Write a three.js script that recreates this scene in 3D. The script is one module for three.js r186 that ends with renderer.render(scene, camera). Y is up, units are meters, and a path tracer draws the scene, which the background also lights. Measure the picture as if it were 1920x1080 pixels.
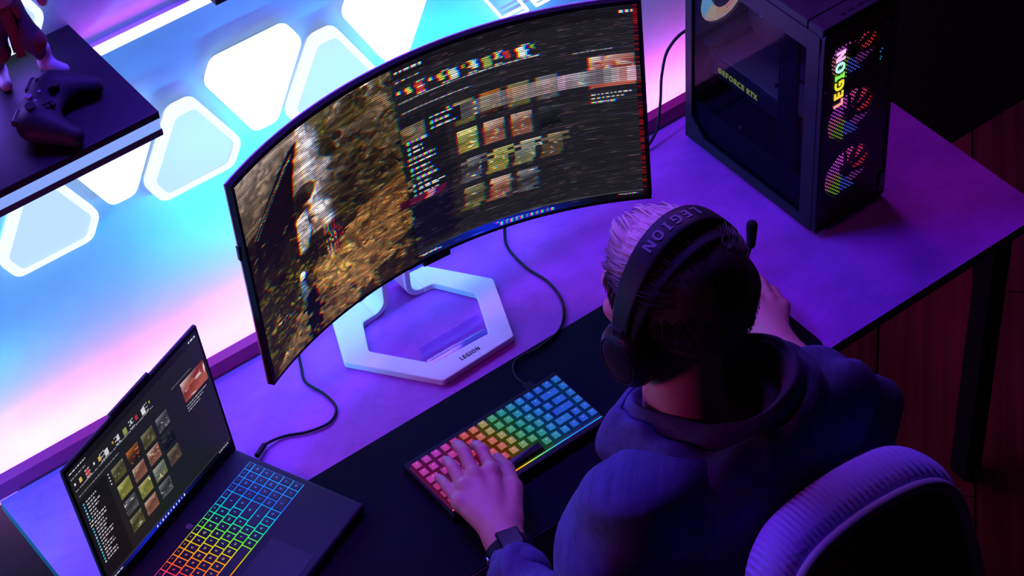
import * as THREE from 'three';
import { RoundedBoxGeometry } from 'three/addons/geometries/RoundedBoxGeometry.js';
import { mergeGeometries, mergeVertices, toCreasedNormals } from 'three/addons/utils/BufferGeometryUtils.js';
import { RectAreaLightUniformsLib } from 'three/addons/lights/RectAreaLightUniformsLib.js';
import { FontLoader } from 'three/addons/loaders/FontLoader.js';
import { TextGeometry } from 'three/addons/geometries/TextGeometry.js';

// ---------------------------------------------------------------- camera, exposure
const renderer = new THREE.WebGLRenderer({ antialias: true });
renderer.toneMapping = THREE.LinearToneMapping;
renderer.toneMappingExposure = 1.0;
renderer.shadowMap.enabled = true;
RectAreaLightUniformsLib.init();
const scene = new THREE.Scene();
scene.background = new THREE.Color(0x000000);
const camera = new THREE.PerspectiveCamera(14.3284, 1920 / 1080, 0.1, 40);
camera.position.set(-1.6409, 3.74, 2.6325);                        // high behind the left shoulder of the player, long lens
camera.quaternion.setFromRotationMatrix(new THREE.Matrix4().makeBasis(
  new THREE.Vector3(0.79437388, -0.05467126, 0.60496379),
  new THREE.Vector3(0.46068156, 0.70335435, -0.54135493),
  new THREE.Vector3(-0.39590736, 0.70873388, 0.58391237)));
scene.add(camera);

// ---------------------------------------------------------------- light: every lamp is an LED fitting of the room; its mesh follows further down
const DESK = 0.74, WALL = -0.15;
function areaLight(name, color, intensity, w, h, at, to) {
  const l = new THREE.RectAreaLight(new THREE.Color().setRGB(...color), intensity, w, h);
  l.name = name; l.position.set(...at); l.lookAt(...to); scene.add(l); return l;
}
const PINK = [1, 0.13, 0.85], CYAN = [0.01, 0.42, 1], BLUE = [0.11, 0.03, 1];
areaLight('led_strip_light', PINK, 155, 1.86, 0.012, [-0.015, 0.662, -0.040], [-0.015, 0.635, -0.15]);
areaLight('monitor_back_light', CYAN, 125, 0.62, 0.03, [-0.10, 1.04, 0.055], [-0.10, 0.98, -0.15]);
areaLight('light_bar_light', CYAN, 480, 0.8, 0.03, [-1.50, 1.04, 0.055], [-1.40, 0.98, -0.15]);
areaLight('upper_led_bar_light', [1, 0.06, 0.95], 7, 1.1, 0.02, [-0.62, 1.446, -0.128], [-0.62, 1.8, -0.135]);
areaLight('magenta_lamp_light', [1, 0.07, 0.8], 19, 0.22, 0.34, [-1.43, 1.45, 0.42], [0.0, 1.05, 0.55]);
const PANEL_LIGHT = 22, KEY_LIGHT = 95;

// ---------------------------------------------------------------- helpers
let seed = 7;
const rnd = () => { seed = (seed * 1664525 + 1013904223) >>> 0; return seed / 4294967296; };
const hash = (x, y) => { const s = Math.sin(x * 127.1 + y * 311.7) * 43758.5453; return s - Math.floor(s); };
const sm = (t) => t * t * (3 - 2 * t);
const mix = (a, b, t) => a + (b - a) * t;
const clamp = (x, a = 0, b = 1) => Math.min(b, Math.max(a, x));
function vnoise(x, y, p = 0) {                                     // value noise, optional period p
  const xi = Math.floor(x), yi = Math.floor(y), u = sm(x - xi), v = sm(y - yi), w = (a) => (p ? ((a % p) + p) % p : a);
  return mix(mix(hash(w(xi), w(yi)), hash(w(xi + 1), w(yi)), u), mix(hash(w(xi), w(yi + 1)), hash(w(xi + 1), w(yi + 1)), u), v);
}
const fbm = (x, y, n = 4, p = 0) => { let s = 0, a = 0.5, f = 1; for (let i = 0; i < n; i++) { s += a * vnoise(x * f, y * f, p * f); f *= 2; a *= 0.5; } return s / (1 - Math.pow(0.5, n)); };
const V = (x, y, z) => new THREE.Vector3(x, y, z);
function dataTex(w, h, fn, srgb = true, wrap = true) {
  const d = new Uint8Array(w * h * 4);
  for (let j = 0; j < h; j++) for (let i = 0; i < w; i++) { const c = fn(i / w, j / h), k = (j * w + i) * 4; d[k] = clamp(c[0]) * 255; d[k + 1] = clamp(c[1]) * 255; d[k + 2] = clamp(c[2]) * 255; d[k + 3] = 255; }
  const t = new THREE.DataTexture(d, w, h); t.magFilter = t.minFilter = THREE.LinearFilter;
  if (wrap) t.wrapS = t.wrapT = THREE.RepeatWrapping;
  if (srgb) t.colorSpace = THREE.SRGBColorSpace;
  t.needsUpdate = true; return t;
}
const std = (c, rough = 0.6, o = {}) => new THREE.MeshPhysicalMaterial({ color: Array.isArray(c) ? new THREE.Color().setRGB(...c) : c, roughness: rough, specularIntensity: 0.3, ...o });
const glow = (c, k = 1, o = {}) => new THREE.MeshStandardMaterial({ color: 0x111111, roughness: 0.5, emissive: new THREE.Color().setRGB(...c), emissiveIntensity: k, ...o });
const used = {};
const numbered = (n) => { used[n] = (used[n] ?? -1) + 1; return used[n] ? n + '_' + String(used[n]).padStart(3, '0') : n; };
function thing(name, label, category, at = [0, 0, 0], turn = 0, group) {
  const o = new THREE.Group(); o.name = numbered(name); o.position.set(...at); o.rotation.y = turn;
  o.userData = { label, category }; if (group) o.userData.group = group;
  scene.add(o); return o;
}
function part(parent, name, geo, mat, o = {}) {                     // geo in the parent's own coordinates, or in the room's with o.room
  if (o.room) { const p = V(0, 0, 0), g = parent; let q = g; while (q && q !== scene) { p.add(q.position); q = q.parent; } geo = geo.clone().translate(-p.x, -p.y, -p.z); }
  const m = new THREE.Mesh(geo, mat); m.name = name; m.castShadow = m.receiveShadow = true;
  if (o.at) m.position.set(...o.at); if (o.label) m.userData.label = o.label;
  parent.add(m); return m;
}
function struct(name, geo, mat, label) { const m = new THREE.Mesh(geo, mat); m.name = name; m.castShadow = m.receiveShadow = true; m.userData = { kind: 'structure', label, category: name.split('_')[0] }; scene.add(m); return m; }
function metreUV(g, s = 1) {                                        // box-projected uv in metres
  g = g.index ? g.toNonIndexed() : g; const p = g.attributes.position, uv = new Float32Array(p.count * 2), n = V(0, 0, 0), a = V(0, 0, 0), b = V(0, 0, 0), c = V(0, 0, 0);
  for (let i = 0; i < p.count; i += 3) {
    a.fromBufferAttribute(p, i); b.fromBufferAttribute(p, i + 1); c.fromBufferAttribute(p, i + 2); n.copy(b).sub(a).cross(c.clone().sub(a));
    const x = Math.abs(n.x), y = Math.abs(n.y), z = Math.abs(n.z);
    [a, b, c].forEach((q, k) => { const [u, v] = y >= x && y >= z ? [q.x, q.z] : x >= z ? [q.z, q.y] : [q.x, q.y]; uv[(i + k) * 2] = u * s; uv[(i + k) * 2 + 1] = v * s; });
  }
  g.setAttribute('uv', new THREE.BufferAttribute(uv, 2)); return g;
}
const box = (x0, x1, y0, y1, z0, z1, r = 0) => { const g = r ? new RoundedBoxGeometry(x1 - x0, y1 - y0, z1 - z0, 2, r) : new THREE.BoxGeometry(x1 - x0, y1 - y0, z1 - z0); return g.translate((x0 + x1) / 2, (y0 + y1) / 2, (z0 + z1) / 2); };
const plain = (g) => { g = g.index ? g.toNonIndexed() : g; for (const k of Object.keys(g.attributes)) if (!['position', 'normal', 'uv'].includes(k)) g.deleteAttribute(k); if (!g.attributes.uv) g.setAttribute('uv', new THREE.BufferAttribute(new Float32Array(g.attributes.position.count * 2), 2)); return g; };
const join = (...gs) => mergeGeometries(gs.flat().map(plain));
const tube = (pts, r, seg = 40, sides = 8) => new THREE.TubeGeometry(new THREE.CatmullRomCurve3(pts.map((p) => V(...p)), false, 'centripetal'), seg, r, sides);
const cyl = (r0, r1, h, at, axis = 'y', n = 24) => { const g = new THREE.CylinderGeometry(r0, r1, h, n); if (axis === 'z') g.rotateX(Math.PI / 2); if (axis === 'x') g.rotateZ(Math.PI / 2); return g.translate(...at); };
function roundedPoly(pts, r) {                                      // THREE.Shape of a polygon with rounded corners
  const s = new THREE.Shape(), n = pts.length;
  for (let i = 0; i < n; i++) {
    const p = new THREE.Vector2(...pts[i]), a = new THREE.Vector2(...pts[(i + n - 1) % n]), b = new THREE.Vector2(...pts[(i + 1) % n]);
    const u = a.clone().sub(p), v = b.clone().sub(p), ru = Math.min(r, u.length() / 2.1), rv = Math.min(r, v.length() / 2.1);
    const s0 = p.clone().add(u.setLength(ru)), s1 = p.clone().add(v.setLength(rv));
    i ? s.lineTo(s0.x, s0.y) : s.moveTo(s0.x, s0.y); s.quadraticCurveTo(p.x, p.y, s1.x, s1.y);
  }
  s.closePath(); return s;
}
const extrude = (shape, depth, bevel = 0, seg = 2) => new THREE.ExtrudeGeometry(shape, { depth: depth - 2 * bevel, bevelEnabled: bevel > 0, bevelThickness: bevel, bevelSize: bevel, bevelOffset: -bevel, bevelSegments: seg, curveSegments: 8 }).translate(0, 0, bevel);
function grid(nu, nv, fn, closeU = false) {                         // surface through fn(u, v), u and v from 0 to 1
  const pos = [], uv = [], idx = [];
  for (let j = 0; j <= nv; j++) for (let i = 0; i <= nu; i++) { const q = fn(i / nu, j / nv); pos.push(q[0], q[1], q[2]); uv.push(i / nu, j / nv); }
  for (let j = 0; j < nv; j++) for (let i = 0; i < nu; i++) { const a = j * (nu + 1) + i, b = a + 1, c = a + nu + 1, d = c + 1; idx.push(a, b, c, b, d, c); }
  const g = new THREE.BufferGeometry(); g.setAttribute('position', new THREE.Float32BufferAttribute(pos, 3)); g.setAttribute('uv', new THREE.Float32BufferAttribute(uv, 2)); g.setIndex(idx); g.computeVertexNormals();
  if (closeU) { const n = g.attributes.normal; for (let j = 0; j <= nv; j++) { const a = j * (nu + 1), b = a + nu, s = V(n.getX(a) + n.getX(b), n.getY(a) + n.getY(b), n.getZ(a) + n.getZ(b)).normalize(); n.setXYZ(a, s.x, s.y, s.z); n.setXYZ(b, s.x, s.y, s.z); } }
  return g;
}
function nets(f, lo, hi, h) {                                       // surface nets: mesh of the zero level of the distance field f
  const n = [0, 1, 2].map((k) => Math.ceil((hi[k] - lo[k]) / h) + 1), [nx, ny, nz] = n, F = new Float32Array(nx * ny * nz), id = (i, j, k) => (k * ny + j) * nx + i;
  for (let k = 0; k < nz; k++) for (let j = 0; j < ny; j++) for (let i = 0; i < nx; i++) F[id(i, j, k)] = f(lo[0] + i * h, lo[1] + j * h, lo[2] + k * h);
  const vid = new Int32Array(nx * ny * nz).fill(-1), pos = [], idx = [];
  const C = [[0, 0, 0], [1, 0, 0], [0, 1, 0], [1, 1, 0], [0, 0, 1], [1, 0, 1], [0, 1, 1], [1, 1, 1]], E = [[0, 1], [2, 3], [4, 5], [6, 7], [0, 2], [1, 3], [4, 6], [5, 7], [0, 4], [1, 5], [2, 6], [3, 7]];
  for (let k = 0; k < nz - 1; k++) for (let j = 0; j < ny - 1; j++) for (let i = 0; i < nx - 1; i++) {
    const v = C.map(([a, b, c]) => F[id(i + a, j + b, k + c)]); let neg = 0; for (const t of v) if (t < 0) neg++;
    if (!neg || neg === 8) continue;
    let x = 0, y = 0, z = 0, m = 0;
    for (const [a, b] of E) if ((v[a] < 0) !== (v[b] < 0)) { const t = v[a] / (v[a] - v[b]); x += mix(C[a][0], C[b][0], t); y += mix(C[a][1], C[b][1], t); z += mix(C[a][2], C[b][2], t); m++; }
    vid[id(i, j, k)] = pos.length / 3; pos.push(lo[0] + (i + x / m) * h, lo[1] + (j + y / m) * h, lo[2] + (k + z / m) * h);
  }
  const quad = (a, b, c, d, flip) => { if (a < 0 || b < 0 || c < 0 || d < 0) return; flip ? idx.push(a, c, b, a, d, c) : idx.push(a, b, c, a, c, d); };
  for (let k = 1; k < nz - 1; k++) for (let j = 1; j < ny - 1; j++) for (let i = 1; i < nx - 1; i++) {
    const s = F[id(i, j, k)] < 0;
    if (s !== F[id(i + 1, j, k)] < 0) quad(vid[id(i, j - 1, k - 1)], vid[id(i, j, k - 1)], vid[id(i, j, k)], vid[id(i, j - 1, k)], !s);
    if (s !== F[id(i, j + 1, k)] < 0) quad(vid[id(i - 1, j, k - 1)], vid[id(i - 1, j, k)], vid[id(i, j, k)], vid[id(i, j, k - 1)], !s);
    if (s !== F[id(i, j, k + 1)] < 0) quad(vid[id(i - 1, j - 1, k)], vid[id(i, j - 1, k)], vid[id(i, j, k)], vid[id(i - 1, j, k)], !s);
  }
  const g = new THREE.BufferGeometry(); g.setAttribute('position', new THREE.Float32BufferAttribute(pos, 3)); g.setIndex(idx); g.computeVertexNormals();
  g.setAttribute('uv', new THREE.Float32BufferAttribute(new Float32Array(pos.length / 3 * 2), 2)); return g;
}
// distance fields
const cap = (a, b, r0, r1 = r0) => { const d = [b[0] - a[0], b[1] - a[1], b[2] - a[2]], L = d[0] * d[0] + d[1] * d[1] + d[2] * d[2] || 1e-9; return (x, y, z) => { const px = x - a[0], py = y - a[1], pz = z - a[2], t = clamp((px * d[0] + py * d[1] + pz * d[2]) / L); return Math.hypot(px - d[0] * t, py - d[1] * t, pz - d[2] * t) - mix(r0, r1, t); }; };
const ell = (c, r) => (x, y, z) => { const a = (x - c[0]) / r[0], b = (y - c[1]) / r[1], d = (z - c[2]) / r[2], k = Math.hypot(a, b, d); return (k - 1) * Math.min(r[0], r[1], r[2]); };
const smin = (a, b, k) => { const h = Math.max(k - Math.abs(a - b), 0) / k; return Math.min(a, b) - h * h * k * 0.25; };
const smax = (a, b, k) => -smin(-a, -b, k);
const blend = (fs, k) => (x, y, z) => { let d = fs[0](x, y, z); for (let i = 1; i < fs.length; i++) d = smin(d, fs[i](x, y, z), k); return d; };
const font = await new FontLoader().loadAsync('fonts/droid/droid_sans_bold.typeface.json');
function lettering(text, size, depth) { const g = new TextGeometry(text, { font, size, depth, curveSegments: 4, bevelEnabled: false }); g.computeBoundingBox(); const b = g.boundingBox; return g.translate(-(b.max.x + b.min.x) / 2, -(b.max.y + b.min.y) / 2, 0); }
const hue = (h, s = 1, l = 0.5) => { const c = new THREE.Color().setHSL(h, s, l, THREE.LinearSRGBColorSpace); return [c.r, c.g, c.b]; };
function canvasTex(w, h, draw, srgb = true) {
  const c = document.createElement('canvas'); c.width = w; c.height = h; const g = c.getContext('2d'); draw(g, w, h);
  const t = new THREE.CanvasTexture(c); if (srgb) t.colorSpace = THREE.SRGBColorSpace; return t;
}

// ---------------------------------------------------------------- shared materials
const M = {
  black: std([0.012, 0.012, 0.014], 0.45), blackMatte: std([0.015, 0.015, 0.018], 0.8), blackGloss: std([0.01, 0.01, 0.012], 0.2), dark: std([0.03, 0.03, 0.036], 0.5),
  grey: std([0.16, 0.16, 0.18], 0.5), metal: std([0.5, 0.5, 0.52], 0.35, { metalness: 0.9 }), cable: std([0.01, 0.01, 0.01], 0.5), white: std([0.78, 0.78, 0.8], 0.35),
};

// ---------------------------------------------------------------- the room
const plaster = dataTex(512, 512, (u, v) => { const n = 0.9 + 0.1 * fbm(u * 8, v * 8, 5, 8) - 0.05; return [n, n, n]; });
const plasterBump = dataTex(512, 512, (u, v) => { const n = fbm(u * 24, v * 24, 5, 24); return [n, n, n]; }, false);
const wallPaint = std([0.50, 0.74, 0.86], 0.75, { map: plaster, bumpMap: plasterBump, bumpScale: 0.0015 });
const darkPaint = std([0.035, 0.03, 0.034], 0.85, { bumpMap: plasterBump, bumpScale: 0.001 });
const RX0 = -3, RX1 = 3.2, RZ1 = 4.2, RY = 4.4;
const back = new THREE.Group(); back.name = 'wall_back'; back.userData = { kind: 'structure', label: 'pale plaster wall behind the desk, dark below and beside it', category: 'wall' }; scene.add(back);
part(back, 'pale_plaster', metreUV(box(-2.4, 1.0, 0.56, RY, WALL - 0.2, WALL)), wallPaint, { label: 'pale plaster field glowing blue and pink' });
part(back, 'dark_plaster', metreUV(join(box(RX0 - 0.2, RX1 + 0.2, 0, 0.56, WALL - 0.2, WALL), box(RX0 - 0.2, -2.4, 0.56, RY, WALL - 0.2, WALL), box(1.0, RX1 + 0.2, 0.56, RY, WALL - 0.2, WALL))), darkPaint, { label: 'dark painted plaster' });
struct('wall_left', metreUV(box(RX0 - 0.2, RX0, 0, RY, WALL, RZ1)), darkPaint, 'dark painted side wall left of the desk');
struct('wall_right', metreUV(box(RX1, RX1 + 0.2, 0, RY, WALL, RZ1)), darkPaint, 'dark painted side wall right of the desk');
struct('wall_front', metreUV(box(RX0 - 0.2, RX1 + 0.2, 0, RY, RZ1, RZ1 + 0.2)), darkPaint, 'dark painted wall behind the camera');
struct('ceiling', metreUV(box(RX0 - 0.2, RX1 + 0.2, RY, RY + 0.2, WALL - 0.2, RZ1 + 0.2)), darkPaint, 'dark painted ceiling');
// floor of dark boards laid at 45 degrees
{
  const floor = new THREE.Group(); floor.name = 'floor'; floor.userData = { kind: 'structure', label: 'dark reddish wooden floor of diagonal boards', category: 'floor' }; scene.add(floor);
  part(floor, 'subfloor', box(RX0 - 0.2, RX1 + 0.2, -0.2, -0.014, WALL - 0.2, RZ1 + 0.2), M.blackMatte);
  const grain = dataTex(256, 512, (u, v) => { const n = 0.55 + 0.45 * fbm(u * 40, v * 3, 4, 0) * (0.7 + 0.3 * fbm(u * 6, v * 4, 3)); return [n, n * 0.86, n * 0.84]; });
  const mats = [0, 1, 2, 3].map((k) => std([0.34 + 0.03 * k, 0.07 + 0.008 * k, 0.08 + 0.007 * k], 0.55, { map: grain }));
  const cut = (poly, f) => { const out = []; poly.forEach((a, i) => { const b = poly[(i + 1) % poly.length], fa = f(a), fb = f(b); if (fa >= 0) out.push(a); if ((fa >= 0) !== (fb >= 0)) { const t = fa / (fa - fb); out.push([mix(a[0], b[0], t), mix(a[1], b[1], t)]); } }); return out; };
  const q = Math.SQRT1_2, w = 0.21, L = 1.6; let row = 0;
  for (let c = -4; c < 6; c += w, row++) for (let s = -6 - (row * 0.61) % L; s < 6; s += L) {
    let p = [[s + 0.002, c + 0.0025], [s + L - 0.002, c + 0.0025], [s + L - 0.002, c + w - 0.0025], [s + 0.002, c + w - 0.0025]].map(([a, b]) => [0.1 + (-a + b) * q, 0.8 + (a + b) * q]);
    for (const f of [(v) => v[0] - RX0, (v) => RX1 - v[0], (v) => v[1] - WALL, (v) => RZ1 - v[1]]) p = p.length ? cut(p, f) : p;
    if (p.length < 3) continue;
    const sh = new THREE.Shape(p.map(([x, z]) => new THREE.Vector2(x, -z)));
    const g = new THREE.ExtrudeGeometry(sh, { depth: 0.014, bevelEnabled: false }).rotateX(-Math.PI / 2).translate(0, -0.014, 0);
    const pos = g.attributes.position, uv = g.attributes.uv;
    for (let i = 0; i < pos.count; i++) { const x = pos.getX(i) - 0.1, z = pos.getZ(i) - 0.8; uv.setXY(i, (x + z) * q * 2 + row * 0.37, (z - x) * q * 0.6 + row * 0.21); }
    part(floor, 'plank', g, mats[(row * 3 + Math.floor(s * 2)) & 3]);
  }
}

// ---------------------------------------------------------------- desk with its back rail and LED strip
const DX0 = -0.95, DX1 = 0.925, DZ1 = 0.65;
{
  const desk = thing('desk', 'large grey laminate desk with black legs against the glowing wall', 'desk', [0, 0, 0]);
  const stain = dataTex(1024, 512, (u, v) => {
    const a = fbm(u * 7, v * 4, 5), b = fbm(u * 22 + 9, v * 12, 4), s = Math.pow(clamp(1 - Math.abs(fbm(u * 50 + 3 * b, v * 26, 3) - 0.5) * 9), 3);
    const n = 0.80 + 0.28 * (a - 0.5) + 0.16 * (b - 0.5) - 0.05 * s; return [n, n, n];
  });
  const top = new THREE.BoxGeometry(DX1 - DX0, 0.025, DZ1).translate((DX0 + DX1) / 2, DESK - 0.0125, DZ1 / 2);
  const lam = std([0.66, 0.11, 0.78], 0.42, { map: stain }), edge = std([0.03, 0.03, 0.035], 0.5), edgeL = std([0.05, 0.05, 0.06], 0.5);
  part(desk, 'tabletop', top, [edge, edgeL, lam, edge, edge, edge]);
  for (const x of [DX0 + 0.06, DX1 - 0.075]) for (const z of [0.07, DZ1 - 0.05]) part(desk, 'leg', box(x - 0.024, x + 0.024, 0, DESK - 0.026, z - 0.024, z + 0.024, 0.004), M.blackMatte);
  for (const x of [DX0 + 0.06, DX1 - 0.075]) part(desk, 'crossbar', box(x - 0.02, x + 0.02, DESK - 0.075, DESK - 0.026, 0.09, DZ1 - 0.07), M.blackMatte);
  part(desk, 'crossbar', box(DX0 + 0.08, DX1 - 0.09, DESK - 0.09, DESK - 0.026, 0.045, 0.07), M.blackMatte);
  const rail = thing('desk_rail', 'dark magenta rail along the back edge of the desk', 'rail', [0, DESK, 0]);
  part(rail, 'bar', box(DX0, DX1, 0.0002, 0.037, -0.022, -0.0002, 0.001), std([0.45, 0.015, 0.12], 0.4)); part(rail, 'fixing_lip', box(DX0 + 0.04, DX1 - 0.02, -0.028, 0.006, -0.022, -0.0002), M.dark);
  const strip = thing('led_strip', 'pink LED strip hidden behind the desk rail, washing the wall', 'light strip', [0, 0.662, -0.026]);
  part(strip, 'channel', box(DX0 + 0.04, DX1 - 0.02, 0.650, 0.674, -0.030, -0.001), M.grey, { room: true });
  part(strip, 'diffuser', box(DX0 + 0.045, DX1 - 0.025, 0.656, 0.668, -0.036, -0.030), glow(PINK, 3), { room: true });
}
// ---------------------------------------------------------------- wall lights
function trianglePanel(cx, y0, up, bright, label, lightName, group = 'triangular wall light panels') {
  const pts = up ? [[-0.024, 0.181], [0.024, 0.181], [0.097, 0.047], [0.073, 0], [-0.073, 0], [-0.097, 0.047]] : [[-0.024, 0], [0.024, 0], [0.097, 0.143], [0.075, 0.186], [-0.075, 0.186], [-0.097, 0.143]];
  const t = thing('wall_light_panel', label, 'wall light', [cx, y0, WALL], 0, group);
  const my = 0.09, inset = (k) => pts.map(([x, y]) => [x * k, my + (y - my) * k]);
  part(t, 'back_plate', extrude(roundedPoly(inset(0.93), 0.012), 0.008), M.white);
  part(t, 'diffuser', extrude(roundedPoly(inset(0.985), 0.014), 0.018, 0.004).translate(0, 0, 0.008), bright ? glow([0.86, 1.05, 1.6], 1.25) : glow([0.50, 0.72, 1.05], 1.05));
  const ring = roundedPoly(pts, 0.015); ring.holes.push(new THREE.Path(roundedPoly(inset(0.87), 0.012).getPoints(6)));
  part(t, 'rim', extrude(ring, 0.022, 0.004).translate(0, 0, 0.008), bright ? glow([0.86, 1.05, 1.6], 1.25) : glow([0.8, 1.0, 1.35], 1.15));
  areaLight(lightName || 'panel_light', [0.2, 0.07, 1], PANEL_LIGHT, 0.13, 0.13, [cx, y0 + 0.08, WALL + 0.034], [cx, y0 + 0.08, 1]);
  return t;
}
[[-0.697, 1, 'pale blue triangular wall light below the shelf, lowest at the left edge'], [-0.5535, 0, 'white triangular wall light half hidden under the shelf'], [-0.4115, 1, 'pale blue triangular wall light just right of the shelf corner'],
  [-0.264, 0, 'bright white triangular wall light between two pale blue ones, left of the monitor'], [-0.122, 1, 'pale blue triangular wall light partly covered by the monitor top edge'], [0.019, 0, 'white triangular wall light cut by the top of the picture above the monitor']]
  .forEach(([x, up, label]) => trianglePanel(x, up ? 1.071 : 1.119, up, !up, label));
trianglePanel(-0.705, 1.505, 1, false, 'pale blue triangular wall light behind the figurine above the shelf');
// further panels of the same set higher on the wall, above the picture
[[-0.42, 0], [-0.28, 1], [-0.14, 0], [0.06, 1], [0.20, 0], [0.34, 1], [0.66, 0], [0.80, 1]].forEach(([x, up], i) => { trianglePanel(x, 1.95 + (up ? 0 : 0.048), up, !up, 'triangular wall light in the high row above the picture'); });
areaLight('high_row_light', BLUE, KEY_LIGHT, 0.5, 0.18, [-0.28, 2.05, WALL + 0.04], [-0.05, 1.0, 0.9]);
areaLight('high_row_light', [0.14, 0.04, 1], KEY_LIGHT * 0.28, 0.4, 0.18, [0.20, 2.05, WALL + 0.04], [0.05, 1.0, 0.95]);
areaLight('high_row_light', [0.55, 0.06, 1], KEY_LIGHT * 0.5, 0.3, 0.18, [0.74, 2.05, WALL + 0.04], [0.6, 0.8, 0.8]);
{
  const b = thing('wall_light_bar', 'long white light bar on the wall behind the shelf corner', 'light bar', [-0.62, 1.427, WALL]);
  part(b, 'housing', box(-0.6, 0.6, -0.012, 0.008, 0, 0.012), M.white);
  part(b, 'tube', box(-0.6, 0.6, -0.009, 0.009, 0.008, 0.022, 0.006), glow([1.1, 1.15, 1.4], 1.2));
  const t = thing('light_bar', 'cyan LED light bar on a stand left of the desk', 'light bar', [-1.5, 0, 0.08]);
  part(t, 'base', cyl(0.13, 0.14, 0.02, [0, 0.01, 0]), M.blackMatte); part(t, 'pole', cyl(0.012, 0.012, 1.0, [0, 0.52, 0]), M.black);
  part(t, 'housing', box(-0.41, 0.41, 1.015, 1.065, -0.016, 0.02, 0.005), M.black); part(t, 'diffuser', box(-0.4, 0.4, 1.022, 1.058, -0.021, -0.014, 0.003), glow(CYAN, 3));
}
{
  const l = thing('studio_lamp', 'magenta LED panel lamp on a stand left of the desk', 'lamp', [-1.45, 0, 0.42]);
  for (let k = 0; k < 3; k++) { const a = k / 3 * Math.PI * 2; part(l, 'stand_leg', tube([[0, 0.25, 0], [Math.cos(a) * 0.18, 0.012, Math.sin(a) * 0.18]], 0.01, 2, 8), M.black); }
  part(l, 'pole', cyl(0.012, 0.012, 1.1, [0, 0.75, 0]), M.black); part(l, 'housing', box(-0.035, 0.008, 1.27, 1.63, -0.12, 0.12, 0.008), M.black); part(l, 'diffuser', box(0.008, 0.014, 1.28, 1.62, -0.11, 0.11, 0.002), glow([1, 0.07, 0.8], 3));
}
// outlined neon lettering, only its lower end reaches into the picture
{
  const n = thing('neon_sign', 'white neon outline sign at the top edge above the monitor', 'neon sign', [0.28, 1.07, WALL]);
  const nm = glow([1.25, 1.2, 1.5], 1.3), z = 0.02, lean = -0.55;
  const stroke = (x0, w, h, bar) => { const sk = (x, y) => [x0 + x + lean * y, y, z]; const pts = [sk(0, h), sk(0, 0), sk(w, 0), sk(w, bar), sk(0.006, bar)];
    const t = part(n, 'tube', join(pts.slice(0, -1).map((p, i) => tube([p, pts[i + 1]], 0.003, 2, 8)), pts.map((p) => new THREE.SphereGeometry(0.003, 8, 6).translate(...p)), tube([sk(w, bar), sk(w, h)], 0.003, 2, 8)), nm);
    part(n, 'standoff', cyl(0.003, 0.003, 0.02, [...sk(0, h * 0.6).slice(0, 2), 0.01], 'z', 8), M.white); return t; };
  stroke(-0.017, 0.053, 0.16, 0.012); stroke(0.057, 0.053, 0.16, 0.012);
}
// ---------------------------------------------------------------- shelves
{
  const sh = thing('wall_shelf', 'dark wall shelf with a lit front edge carrying a controller', 'shelf', [-1.1, 1.491, WALL]);
  const x0 = -1.7, x1 = -0.565, zf = 0.13;
  part(sh, 'top_board', box(x0, x1, 1.477, 1.491, WALL, zf, 0.002), std([0.014, 0.012, 0.017], 0.4), { room: true });
  part(sh, 'core', box(x0, x1 - 0.004, 1.455, 1.477, WALL, zf - 0.006), M.dark, { room: true });
  part(sh, 'bottom_board', box(x0, x1, 1.443, 1.455, WALL, zf, 0.002), std([0.05, 0.05, 0.07], 0.5), { room: true });
  part(sh, 'light_strip', box(x0, x1 - 0.002, 1.4555, 1.4765, zf - 0.006, zf - 0.002), glow([0.24, 0.38, 0.95], 1.0), { room: true, label: 'pale blue light strip in the front edge' });
  const s2 = thing('wall_shelf', 'dark shelf corner at the very top edge, right of the light bar', 'shelf', [-0.24, 1.517, WALL]);
  part(s2, 'board', box(-0.376, -0.1, 1.517, 1.54, WALL, 0.0, 0.002), M.black, { room: true });
}

// ---------------------------------------------------------------- screens: what they show
function picture(g, x, y, w, h, kind) {                             // small generic landscape or artwork thumbnails
  const pal = [['#3a3524', '#8d8a66', '#5a5a2a', '#c9c2a4'], ['#4b4743', '#a39a92', '#6e6a62', '#d8d2c8'], ['#57605a', '#b0aa90', '#77703c', '#e8e0b8'], ['#4a2a18', '#d0702a', '#1a1210', '#f0a050'], ['#6a4030', '#d8b8a8', '#8a5a4a', '#f4e8e0'], ['#14181a', '#30343a', '#0a0c0e', '#666c70'], ['#7a2a20', '#e8d8d0', '#b05a48', '#ffffff'], ['#3c3428', '#8a7a60', '#5c4a34', '#d8c8a8'], ['#6a6a30', '#d0c880', '#8a8038', '#f8f4d0'], ['#2a2a2e', '#8a8a90', '#55555c', '#e0e0e6']][kind % 10];
  g.save(); g.beginPath(); g.rect(x, y, w, h); g.clip();
  const gr = g.createLinearGradient(x, y, x + w * 0.3, y + h * 1.1); gr.addColorStop(0, pal[1]); gr.addColorStop(0.5, pal[0]); gr.addColorStop(1, pal[2]); g.fillStyle = gr; g.fillRect(x, y, w, h);
  for (let i = 0; i < 16; i++) { g.fillStyle = pal[Math.floor(rnd() * 4)]; g.globalAlpha = 0.45 + rnd() * 0.5; const cx = x + rnd() * w, cy = y + rnd() * h, a = rnd() * 6.3, l = w * (0.1 + rnd() * 0.35); g.beginPath(); g.moveTo(cx, cy); g.quadraticCurveTo(cx + Math.cos(a) * l, cy + Math.sin(a) * l, cx + Math.cos(a + 0.7) * l, cy + Math.sin(a + 0.7) * l * 0.7); g.lineTo(cx + Math.cos(a + 0.5) * l * 0.4, cy + Math.sin(a + 0.5) * l * 0.4); g.fill(); }
  g.restore(); g.globalAlpha = 1;
}
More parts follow.
